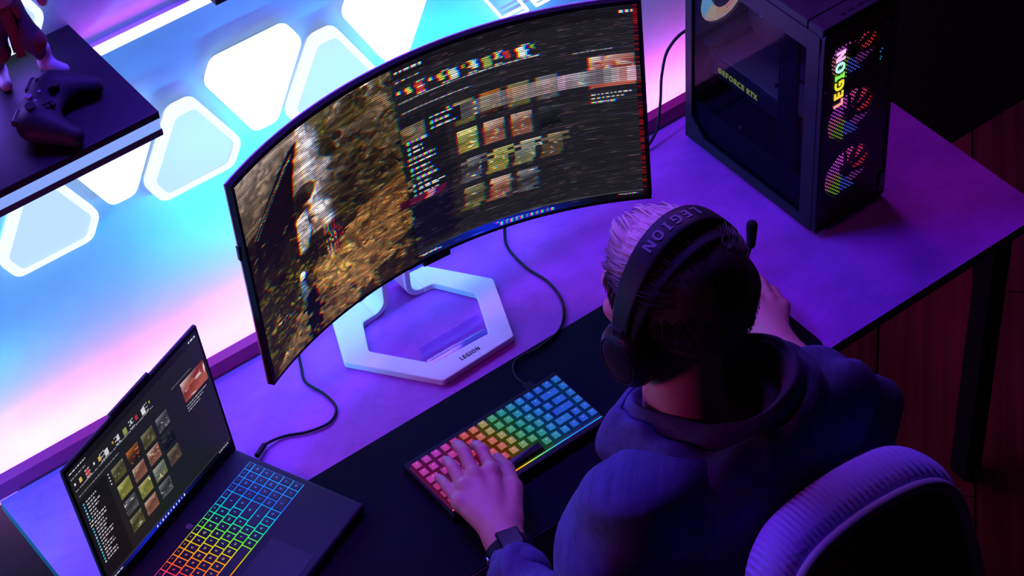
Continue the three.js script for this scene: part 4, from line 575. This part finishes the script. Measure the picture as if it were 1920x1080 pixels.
  const rh = hand(RW, [[0.283, 0.812, 0.533], [0.305, 0.815, 0.531], [0.326, 0.810, 0.543], [0.338, 0.802, 0.562]], [[0.303, 0.812, 0.486], [0.326, 0.815, 0.484], [0.347, 0.806, 0.498], [0.356, 0.796, 0.520]], [[0.320, 0.793, 0.447], [0.343, 0.793, 0.445], [0.362, 0.783, 0.460], [0.367, 0.772, 0.488]], [[0.258, 0.795, 0.600], [0.258, 0.786, 0.556], [0.266, 0.775, 0.524], [0.276, 0.766, 0.497]], 1.12);
  const wristTail = (W, E, s) => cap(W, [0, 1, 2].map((k) => mix(W[k], E[k], 0.6)), 0.0275 * s, 0.034 * s);
  const LE = [-0.425, 0.822, 0.915], RE = [0.232, 0.838, 0.868];
  const flat = (f, y, k) => (x, yy, z) => f(x, y + (yy - y) * k, z);
  const tl = flat(wristTail(LW, LE, 1.12), 0.80, 1.15), tr = flat(wristTail(RW, RE, 1.12), 0.81, 1.15);
  const lhG = nets((x, y, z) => smin(lh(x, y, z), tl(x, y, z), 0.02), [-0.47, 0.745, 0.415], [-0.235, 0.87, 0.86], 0.0038);
  const rhG = nets((x, y, z) => smin(rh(x, y, z), tr(x, y, z), 0.02), [0.19, 0.745, 0.425], [0.40, 0.88, 0.82], 0.0038);
  const neckTop = headPoint(-0.012, -0.05, 0.024).toArray(), neckLow = [-0.128, 1.02, 0.845];
  const core = blend([cap(neckTop, neckLow, 0.060, 0.068), cap([-0.25, 0.985, 0.872], [0.085, 0.995, 0.888], 0.055), ell([-0.083, 0.86, 0.885], [0.15, 0.2, 0.10]), ell([-0.075, 0.60, 0.92], [0.15, 0.14, 0.11]), cap([-0.28, 0.975, 0.872], LE, 0.05, 0.042), cap([0.115, 0.985, 0.888], RE, 0.05, 0.042), cap(LE, [-0.40, 0.81, 0.79], 0.042, 0.036), cap(RE, [0.275, 0.825, 0.74], 0.042, 0.036),
    cap([-0.15, 0.54, 0.88], [-0.19, 0.52, 0.45], 0.075, 0.055), cap([0.01, 0.54, 0.88], [0.06, 0.52, 0.45], 0.075, 0.055), cap([-0.19, 0.5, 0.45], [-0.19, 0.10, 0.40], 0.055, 0.04), cap([0.06, 0.5, 0.45], [0.06, 0.10, 0.40], 0.055, 0.04), cap([-0.19, 0.045, 0.43], [-0.20, 0.04, 0.28], 0.035, 0.028), cap([0.06, 0.045, 0.43], [0.07, 0.04, 0.28], 0.035, 0.028)], 0.04);
  const bodyG = nets(core, [-0.52, 0.0, 0.2], [0.4, 1.26, 1.06], 0.013);
  part(person, 'body', join(headG, lhG, rhG, bodyG), skin, R);
  // sweatshirt: torso, two sleeves and folds
  const wrap = (c, f) => (x, y, z) => f(c + (x - c) / 1.22, y, z) * 1.05;
  const torso = wrap(-0.08, blend([cap([-0.075, 0.56, 0.925], [-0.083, 0.93, 0.878], 0.150, 0.142)], 0.05));
  const shirt = blend([torso, cap([-0.255, 0.985, 0.872], [0.09, 0.995, 0.890], 0.085), cap([-0.19, 0.995, 0.872], [-0.09, 1.035, 0.868], 0.07), cap([0.03, 1.0, 0.888], [-0.08, 1.035, 0.872], 0.07)], 0.06);
  const sleeve = (S, E, C) => blend([cap(S, E, 0.088, 0.068), cap(E, C, 0.068, 0.05)], 0.03);
  const LC = [-0.388, 0.806, 0.742], RC = [0.258, 0.826, 0.758];
  const sl = sleeve([-0.275, 0.975, 0.875], LE, LC), sr = sleeve([0.112, 0.985, 0.892], RE, RC);
  const fold = (x, y, z) => 0.009 * Math.sin(34 * (y + 0.55 * x - 0.3 * z) + 3 * Math.sin(9 * x + 5 * z)) * Math.sin(11 * (x + z) + 1) + 0.0065 * Math.sin(58 * (z * 0.6 + y + 0.4 * x) + 4 * Math.sin(13 * z + 7 * x)) * clamp(Math.abs(x + 0.08) * 5 - 0.4);
  const hoodieF = (x, y, z) => { let d = smin(shirt(x, y, z), smin(sl(x, y, z), sr(x, y, z), 0.01), 0.035); if (d < 0.06) d += fold(x, y, z); const nk = Math.hypot((x + 0.095) * 0.9, z - 0.850) - 0.085; return smax(d, -Math.max(nk, 1.0 - y), 0.02); };
  const hg = nets(hoodieF, [-0.53, 0.40, 0.62], [0.40, 1.14, 1.12], 0.0085);
  { const p = hg.attributes.position, uv = hg.attributes.uv; for (let i = 0; i < p.count; i++) uv.setXY(i, (p.getX(i) + p.getZ(i)) * 6, p.getY(i) * 6); }
  const hoodie = part(person, 'sweatshirt', hg, hoodM, { ...R, label: 'dark blue hooded sweatshirt' });
  const off = [0.08, 0, -0.95];
  const cuff = (C, W, r) => { const d = V(C[0] - W[0], C[1] - W[1], C[2] - W[2]).normalize(), g = new THREE.TorusGeometry(r, 0.011, 10, 36); g.scale(1, 1, 1.9); g.applyQuaternion(new THREE.Quaternion().setFromUnitVectors(V(0, 0, 1), d)); return g.translate(...C); };
  part(hoodie, 'cuff', cuff(LC, LW, 0.043).translate(...off), hoodM); part(hoodie, 'cuff', cuff(RC, RW, 0.043).translate(...off), hoodM);
  // hood lying open around the neck
  const rim = [[-0.06, 1.122, 0.935], [0.0, 1.14, 0.936], [0.046, 1.146, 0.9], [0.052, 1.148, 0.848], [0.018, 1.127, 0.792], [-0.05, 1.094, 0.758], [-0.12, 1.084, 0.748], [-0.168, 1.102, 0.768], [-0.178, 1.112, 0.802], [-0.156, 1.112, 0.84], [-0.118, 1.112, 0.896]];
  const outer = [[-0.07, 1.053, 0.99], [0.02, 1.063, 0.992], [0.096, 1.07, 0.935], [0.104, 1.068, 0.85], [0.055, 1.053, 0.765], [-0.05, 1.023, 0.712], [-0.14, 1.023, 0.708], [-0.214, 1.048, 0.748], [-0.215, 1.058, 0.805], [-0.215, 1.048, 0.88], [-0.17, 1.048, 0.958]];
  const mid3 = (a, b, t, up) => a.map((p, i) => [mix(p[0], b[i][0], t), mix(p[1], b[i][1], t) + up, mix(p[2], b[i][2], t)]);
  const c0 = [-0.075, 0, 0.855], scaleTo = (a, k, y) => a.map((p) => [c0[0] + (p[0] - c0[0]) * k, y ?? p[1], c0[2] + (p[2] - c0[2]) * k]);
  const loops = [scaleTo(rim, 0.62, 1.0), scaleTo(rim, 0.72, 1.03), mid3(scaleTo(rim, 0.86), rim, 0, -0.022), mid3(scaleTo(rim, 0.95), rim, 0, -0.003), mid3(rim, outer, 0.05, 0.006), mid3(rim, outer, 0.22, 0.005), mid3(rim, outer, 0.32, -0.004), mid3(rim, outer, 0.42, 0.008), mid3(rim, outer, 0.7, 0.016), outer, mid3(outer, scaleTo(outer, 1.07), 1, -0.045), mid3(outer, scaleTo(outer, 0.98), 1, -0.085)];
  const curves = loops.map((l) => new THREE.CatmullRomCurve3(l.map((p) => V(...p)), true, 'centripetal'));
  const hood = grid(96, 60, (u, v) => {
    const a = v * (loops.length - 1), i = Math.min(Math.floor(a), loops.length - 2), t = a - i, P = [Math.max(0, i - 1), i, i + 1, Math.min(loops.length - 1, i + 2)].map((k) => curves[k].getPoint(u % 1));
    const cr = (p, q, r, s) => 0.5 * (2 * q + (r - p) * t + (2 * p - 5 * q + 4 * r - s) * t * t + (3 * q - p - 3 * r + s) * t * t * t), w = 0.006 * Math.sin(u * 44 + v * 9) * Math.sin(v * 7 + u * 21) * (v > 0.5 ? 1.3 : 0.25);
    return [cr(P[0].x, P[1].x, P[2].x, P[3].x), cr(P[0].y, P[1].y, P[2].y, P[3].y) + w, cr(P[0].z, P[1].z, P[2].z, P[3].z)];
  }, true);
  { const uv = hood.attributes.uv; for (let i = 0; i < uv.count; i++) uv.setXY(i, uv.getX(i) * 6, uv.getY(i) * 3); }
  part(hoodie, 'hood', hood.translate(...off), std([0.10, 0.115, 0.24], 0.9, { map: fleece, side: THREE.DoubleSide }));
  part(person, 'trousers', nets(blend([cap([-0.15, 0.54, 0.88], [-0.19, 0.52, 0.45], 0.088, 0.066), cap([0.01, 0.54, 0.88], [0.06, 0.52, 0.45], 0.088, 0.066), cap([-0.19, 0.5, 0.45], [-0.19, 0.10, 0.40], 0.066, 0.052), cap([0.06, 0.5, 0.45], [0.06, 0.10, 0.40], 0.066, 0.052), ell([-0.07, 0.56, 0.92], [0.17, 0.10, 0.13])], 0.03), [-0.32, 0.04, 0.3], [0.2, 0.7, 1.08], 0.012), std([0.03, 0.03, 0.04], 0.85), R);
  for (const x of [-0.195, 0.065]) { const f = blend([cap([x, 0.05, 0.43], [x, 0.045, 0.26], 0.05, 0.042), cap([x, 0.09, 0.41], [x, 0.05, 0.42], 0.05)], 0.02); part(person, 'shoe', nets((a, b, c) => smax(f(a, b, c), 0.001 - b, 0.004), [x - 0.08, -0.006, 0.18], [x + 0.08, 0.16, 0.51], 0.008), M.grey, R); }
  // hair: close-cropped cap with longer combed strands on top
  const cran = ell([0, 0.034, 0.014], [0.0785, 0.0825, 0.0985]);
  const line = (x, y, z) => { const front = 0.075 - 0.5 * (z + 0.06), side = Math.abs(x) > 0.045 ? 0.0 : 0; return y - (z < -0.02 ? mix(-0.01, 0.062, clamp((-0.02 - z) / 0.05)) : mix(-0.01, -0.088, clamp((z + 0.02) / 0.08))); };
  const capG = nets((x, y, z) => smax(cran(x, y, z) - 0.005 - 0.007 * clamp((y - 0.05) / 0.06), -line(x, y, z), 0.012), [-0.11, -0.12, -0.13], [0.11, 0.165, 0.14], 0.005);
  const strand = []; const pos = [], idx = [];
  const addStrand = (path, r) => { const n = path.length, b0 = pos.length / 3; for (let i = 0; i < n; i++) { const a = path[Math.max(0, i - 1)], b = path[Math.min(n - 1, i + 1)], d = b.clone().sub(a).normalize(), s = V(0, 1, 0).cross(d).normalize(), q = d.clone().cross(s), rr = r * (1 - 0.85 * Math.pow(i / (n - 1), 2)); for (let k = 0; k < 3; k++) { const t = k / 3 * Math.PI * 2, p = path[i].clone().addScaledVector(s, Math.cos(t) * rr * 1.6).addScaledVector(q, Math.sin(t) * rr * 0.7); pos.push(p.x, p.y, p.z); } }
    for (let i = 0; i < n - 1; i++) for (let k = 0; k < 3; k++) { const a = b0 + i * 3 + k, b = b0 + i * 3 + (k + 1) % 3; idx.push(a, b, a + 3, b, b + 3, a + 3); } };
  const crown = V(0.008, 0.118, 0.066);
  const surf = (d) => { const c = V(0, 0.034, 0.014), r = V(0.0785, 0.0825, 0.0985), k = 1 / Math.hypot(d.x / r.x, d.y / r.y, d.z / r.z); return c.addScaledVector(d, k); };
  for (let i = 0; i < 5200; i++) {
    const th = rnd() * Math.PI * 2, ph = Math.acos(1 - rnd() * 1.25), d = V(Math.sin(ph) * Math.cos(th), Math.cos(ph), Math.sin(ph) * Math.sin(th)), p = surf(d); if (line(p.x, p.y, p.z) < 0.004) continue;
    const topness = clamp((p.y - 0.045) / 0.05) * clamp((0.085 - p.z) / 0.05), len = mix(0.016, 0.062, topness) * (0.7 + 0.6 * rnd()), lift = mix(0.45, p.z < -0.02 ? 0.5 : 0.16, topness) * (0.5 + rnd());
    const clump = vnoise(p.x * 60 + 40, p.z * 45 + 40) - 0.5, path = []; let q = p.clone().addScaledVector(d, 0.004), dir = V(0, 0, 0);
    const flow = topness > 0.15 ? p.clone().sub(crown).setY(0).normalize().multiplyScalar(0.5).add(V(0.3 + 0.9 * clump, 0, -0.9)).normalize() : V(d.x * 0.2, -1, 0.15).normalize();
    for (let s = 0; s < 6; s++) { path.push(q.clone()); const nrm = q.clone().sub(V(0, 0.034, 0.014)).normalize(), tan = flow.clone().addScaledVector(nrm, -flow.dot(nrm)).normalize(); dir = tan.addScaledVector(nrm, lift * (1 - s / 4.5)); dir.x += (rnd() - 0.5) * 0.15; q = q.clone().addScaledVector(dir.normalize(), len / 5); }
    addStrand(path, mix(0.0007, 0.0015, topness));
  }
  const sg = new THREE.BufferGeometry(); sg.setAttribute('position', new THREE.Float32BufferAttribute(pos, 3)); sg.setIndex(idx); sg.computeVertexNormals();
  const hairG = join(capG, sg); { const p = hairG.attributes.position, c = new Float32Array(p.count * 3); for (let i = 0; i < p.count; i++) { const t = clamp((p.getY(i) - 0.06) / 0.05) * clamp((0.03 - p.getZ(i)) / 0.05), k = 0.75 + 0.5 * vnoise(p.getX(i) * 260 + 50, p.getZ(i) * 120 + 50); c[i * 3] = mix(0.045, 0.62, t) * k; c[i * 3 + 1] = mix(0.034, 0.42, t) * k; c[i * 3 + 2] = mix(0.030, 0.36, t) * k; } hairG.setAttribute('color', new THREE.BufferAttribute(c, 3)); }  // vertex colours paint in the lit top front and the shaded back of the hair
  part(person, 'hair', hairG.applyMatrix4(HEAD), std(0xffffff, 0.42, { vertexColors: true }), { ...R, label: 'cropped hair, longer on top, lit front and shaded back painted in' });

  // watch on the left wrist
  const w = thing('smartwatch', 'black watch on the wrist of the hand typing on the keyboard', 'watch', [-0.3675, 0.801, 0.694]);
  const ax = V(-0.045, 0.006, 0.16).normalize(), q = new THREE.Quaternion().setFromUnitVectors(V(0, 0, 1), ax), place = (g) => g.applyQuaternion(q);
  part(w, 'strap', place(grid(48, 6, (u, v) => { const a = u * Math.PI * 2, o = 0.0015 * Math.sin(v * Math.PI); return [Math.cos(a) * (0.0405 + o), Math.sin(a) * (0.0345 + o), (v - 0.5) * 0.026]; }, true)), std([0.01, 0.01, 0.014], 0.55, { side: THREE.DoubleSide }));
  part(w, 'case', place(box(-0.02, 0.02, 0.033, 0.042, -0.02, 0.02, 0.004)), M.blackGloss); part(w, 'buckle', place(box(-0.043, -0.039, -0.006, 0.008, -0.004, 0.004, 0.001)), M.metal);
  // mouse under the right hand
  const ms = thing('mouse', 'black mouse under the right hand of the player', 'mouse', [0.315, MAT, 0.505], -0.42);
  const mf = blend([ell([0, 0.012, 0.012], [0.030, 0.026, 0.048]), ell([0, 0.010, -0.03], [0.027, 0.020, 0.038])], 0.02);
  part(ms, 'shell', nets((a, b, c) => smax(mf(a, b, c), 0.0006 - b, 0.003), [-0.05, -0.004, -0.09], [0.05, 0.05, 0.08], 0.0035), M.black);
  part(ms, 'scroll_wheel', cyl(0.009, 0.009, 0.007, [0, 0.027, -0.038], 'x', 18), M.grey); for (const s of [-1, 1]) part(ms, 'button', box(s * 0.0125 - 0.009, s * 0.0125 + 0.009, 0.024, 0.0285, -0.062, -0.016, 0.002), M.dark);
}
// ---------------------------------------------------------------- headset on the head
{
  const c = headPoint(0, 0, 0), hs = thing('headset', 'black over-ear headset with microphone worn by the player', 'headset', [c.x, c.y, c.z]);
  const put = (g) => g.applyMatrix4(HEAD), R = { room: true }, band = std([0.012, 0.011, 0.013], 0.5), pad = std([0.012, 0.011, 0.014], 0.75), cup = std([0.010, 0.010, 0.012], 0.4);
  const arc = (rx, ry, w, th, zc, a0, a1, lean) => grid(64, 16, (u, v) => { const a = mix(a0, a1, u), s = v * Math.PI * 2, e = 0.55, sx = Math.sign(Math.cos(s)) * Math.pow(Math.abs(Math.cos(s)), e) * w / 2, sy = Math.sign(Math.sin(s)) * Math.pow(Math.abs(Math.sin(s)), e) * th / 2; const k = Math.pow(Math.max(0, Math.sin(a)), 0.8), ww = sx * mix(0.62, 1, k); return [Math.cos(a) * (rx + sy), -0.012 + Math.sin(a) * (ry + sy), zc + ww + lean * Math.sin(a)]; });
  const ob = part(hs, 'headband', put(arc(0.104, 0.151, 0.040, 0.009, 0.010, -0.05, Math.PI + 0.05, 0.0)), band, R);
  part(hs, 'head_pad', put(arc(0.098, 0.136, 0.034, 0.010, 0.016, 0.12, Math.PI - 0.12, 0.024)), pad, R);
  for (const s of [-1, 1]) {
    const g = new THREE.Group(); g.name = 'earcup'; hs.add(g); const tilt = (m) => m.rotateZ(Math.PI / 2).scale(1, 1.16, 1).translate(s * 0.0935, -0.024, 0.012);
    const shell = new THREE.LatheGeometry([[0, 0.021], [0.022, 0.0205], [0.032, 0.017], [0.039, 0.010], [0.042, 0.0], [0.041, -0.008], [0.036, -0.010]].map(([x, y]) => new THREE.Vector2(x, -s * y)), 40); part(g, 'cup_shell', put(tilt(shell)).translate(-c.x, -c.y, -c.z), std([0.010, 0.010, 0.012], 0.4, { side: THREE.DoubleSide }));
    part(g, 'ear_cushion', put(new THREE.TorusGeometry(0.031, 0.0115, 12, 36).rotateX(Math.PI / 2).rotateZ(Math.PI / 2).scale(1, 1.16, 1).translate(s * 0.079, -0.024, 0.012)).translate(-c.x, -c.y, -c.z), pad);
    part(g, 'trim_ring', put(new THREE.TorusGeometry(0.031, 0.001, 8, 40).rotateY(Math.PI / 2).scale(1, 1.16, 1).translate(s * 0.1115, -0.024, 0.012)).translate(-c.x, -c.y, -c.z), M.dark);
    part(g, 'yoke', put(box(s * 0.104 - 0.004, s * 0.104 + 0.004, -0.03, 0.03, 0.0, 0.02, 0.003)).translate(-c.x, -c.y, -c.z), band);
  }
  // lettering along the band, upright for someone facing the wearer
  'LEGION'.split('').forEach((ch, i) => { const a = Math.PI * (0.405 + 0.047 * i), g = new TextGeometry(ch, { font, size: 0.0155, depth: 0.0006, curveSegments: 4, bevelEnabled: false }); g.computeBoundingBox(); const b = g.boundingBox; g.translate(-(b.max.x + b.min.x) / 2, -(b.max.y + b.min.y) / 2, 0);
    g.rotateX(-Math.PI / 2).rotateY(Math.PI).rotateZ(a - Math.PI / 2).translate(Math.cos(a) * 0.1088, -0.012 + Math.sin(a) * 0.1558, 0.010); part(ob, 'letter', put(g).translate(-c.x, -c.y, -c.z), std([0.16, 0.14, 0.17], 0.5), { label: 'grey letter ' + ch }); });
  const r0 = headPoint(0.10, -0.03, 0.0).toArray(); part(hs, 'microphone_boom', tube([r0, [0.085, 1.15, 0.725], [0.115, 1.155, 0.705], [0.138, 1.168, 0.692], [0.150, 1.182, 0.682]], 0.0026, 30), cup, R);
  part(hs, 'microphone', nets(cap([0.145, 1.172, 0.687], [0.157, 1.198, 0.675], 0.0075, 0.0095), [0.12, 1.15, 0.65], [0.19, 1.23, 0.72], 0.003), pad, R);
}
// ---------------------------------------------------------------- chair
{
  const ch = thing('gaming_chair', 'pale knit-fabric office chair with piped backrest behind the player', 'chair', [0.0, 0, 0.98]);
  const R = { room: true }, rib = dataTex(64, 64, (u, v) => { const n = 0.5 + 0.5 * Math.sin(u * Math.PI * 16) * (0.8 + 0.2 * Math.sin(v * Math.PI * 32)); return [n, n, n]; }, false);
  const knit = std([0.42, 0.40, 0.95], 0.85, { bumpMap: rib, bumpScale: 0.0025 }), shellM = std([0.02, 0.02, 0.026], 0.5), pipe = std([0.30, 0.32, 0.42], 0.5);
  const hw = (y) => 0.185 + 0.055 * clamp((1.02 - y) / 0.28) - 0.03 * clamp((0.74 - y) / 0.2);
  const bend = (x, y) => 1.078 + 0.95 * Math.pow(x + 0.02, 2) + 0.05 * (1.0 - y);
  const rr = (x, y, w, y0, y1, r) => { const cy = (y0 + y1) / 2, dx = Math.abs(x) - w + r, dy = Math.abs(y - cy) - (y1 - y0) / 2 + r; return Math.hypot(Math.max(dx, 0), Math.max(dy, 0)) + Math.min(Math.max(dx, dy), 0) - r; };
  const padF = (x, y, z) => { const a = rr(x + 0.02, y, hw(y), 0.52, 1.052, 0.085), b = Math.abs(z - bend(x, y)) - 0.056; return smax(a, b, 0.06); };
  const bg = nets(padF, [-0.30, 0.5, 0.96], [0.26, 1.09, 1.30], 0.0075); { const p = bg.attributes.position, uv = bg.attributes.uv; for (let i = 0; i < p.count; i++) uv.setXY(i, (p.getX(i) * 0.86 + p.getY(i) * 0.3) * 14, (p.getZ(i) + p.getY(i)) * 14); }
  part(ch, 'backrest', bg, knit, { ...R, label: 'ribbed pale fabric backrest' });
  const ring = []; { const n = 96; for (let i = 0; i < n; i++) { const t = i / n * Math.PI * 2, cx = Math.cos(t), sy = Math.sin(t), e = 0.34; const y = 0.782 + 0.254 * Math.sign(sy) * Math.pow(Math.abs(sy), e), x = -0.02 + (hw(y) - 0.016) * Math.sign(cx) * Math.pow(Math.abs(cx), e); ring.push(V(x, y, bend(x, y) + 0.054)); } }
  part(ch, 'piping', new THREE.TubeGeometry(new THREE.CatmullRomCurve3(ring, true), 180, 0.010, 10, true), pipe, R);
  part(ch, 'rear_shell', nets((x, y, z) => smax(rr(x + 0.02, y, hw(y) - 0.022, 0.535, 1.022, 0.07), Math.abs(z - bend(x, y) - 0.04) - 0.017, 0.01), [-0.28, 0.5, 0.98], [0.25, 1.06, 1.30], 0.008), shellM, R);
  part(ch, 'spine_bar', tube([[-0.01, 0.75, 1.16], [-0.01, 0.55, 1.15], [-0.01, 0.40, 1.06], [-0.01, 0.38, 0.9]], 0.022, 24, 12), shellM, R);
  part(ch, 'seat', nets((x, y, z) => { const a = rr(x + 0.06, z, 0.235, 0.62, 1.06, 0.09), b = Math.abs(y - 0.425 - 0.25 * Math.pow(x + 0.06, 2)) - 0.04; return smax(a, b, 0.06); }, [-0.35, 0.36, 0.58], [0.24, 0.52, 1.1], 0.01), knit, R);
  part(ch, 'seat_plate', box(-0.16, 0.06, 0.36, 0.39, 0.72, 0.98, 0.01), shellM, R); part(ch, 'gas_lift', cyl(0.026, 0.03, 0.28, [-0.05, 0.235, 0.86]), M.black, R);
  for (let i = 0; i < 5; i++) { const a = i / 5 * Math.PI * 2 + 0.3, x = -0.05 + Math.cos(a) * 0.26, z = 0.86 + Math.sin(a) * 0.26; part(ch, 'base_arm', tube([[-0.05, 0.115, 0.86], [mix(-0.05, x, 0.6), 0.10, mix(0.86, z, 0.6)], [x, 0.075, z]], 0.019, 10, 8), shellM, R); part(ch, 'caster', cyl(0.028, 0.028, 0.04, [x, 0.0285, z], i % 2 ? 'x' : 'z', 18), M.black, R); }
}

scene.traverse((o) => { if (o.isMesh) o.castShadow = o.receiveShadow = true; });
renderer.render(scene, camera);
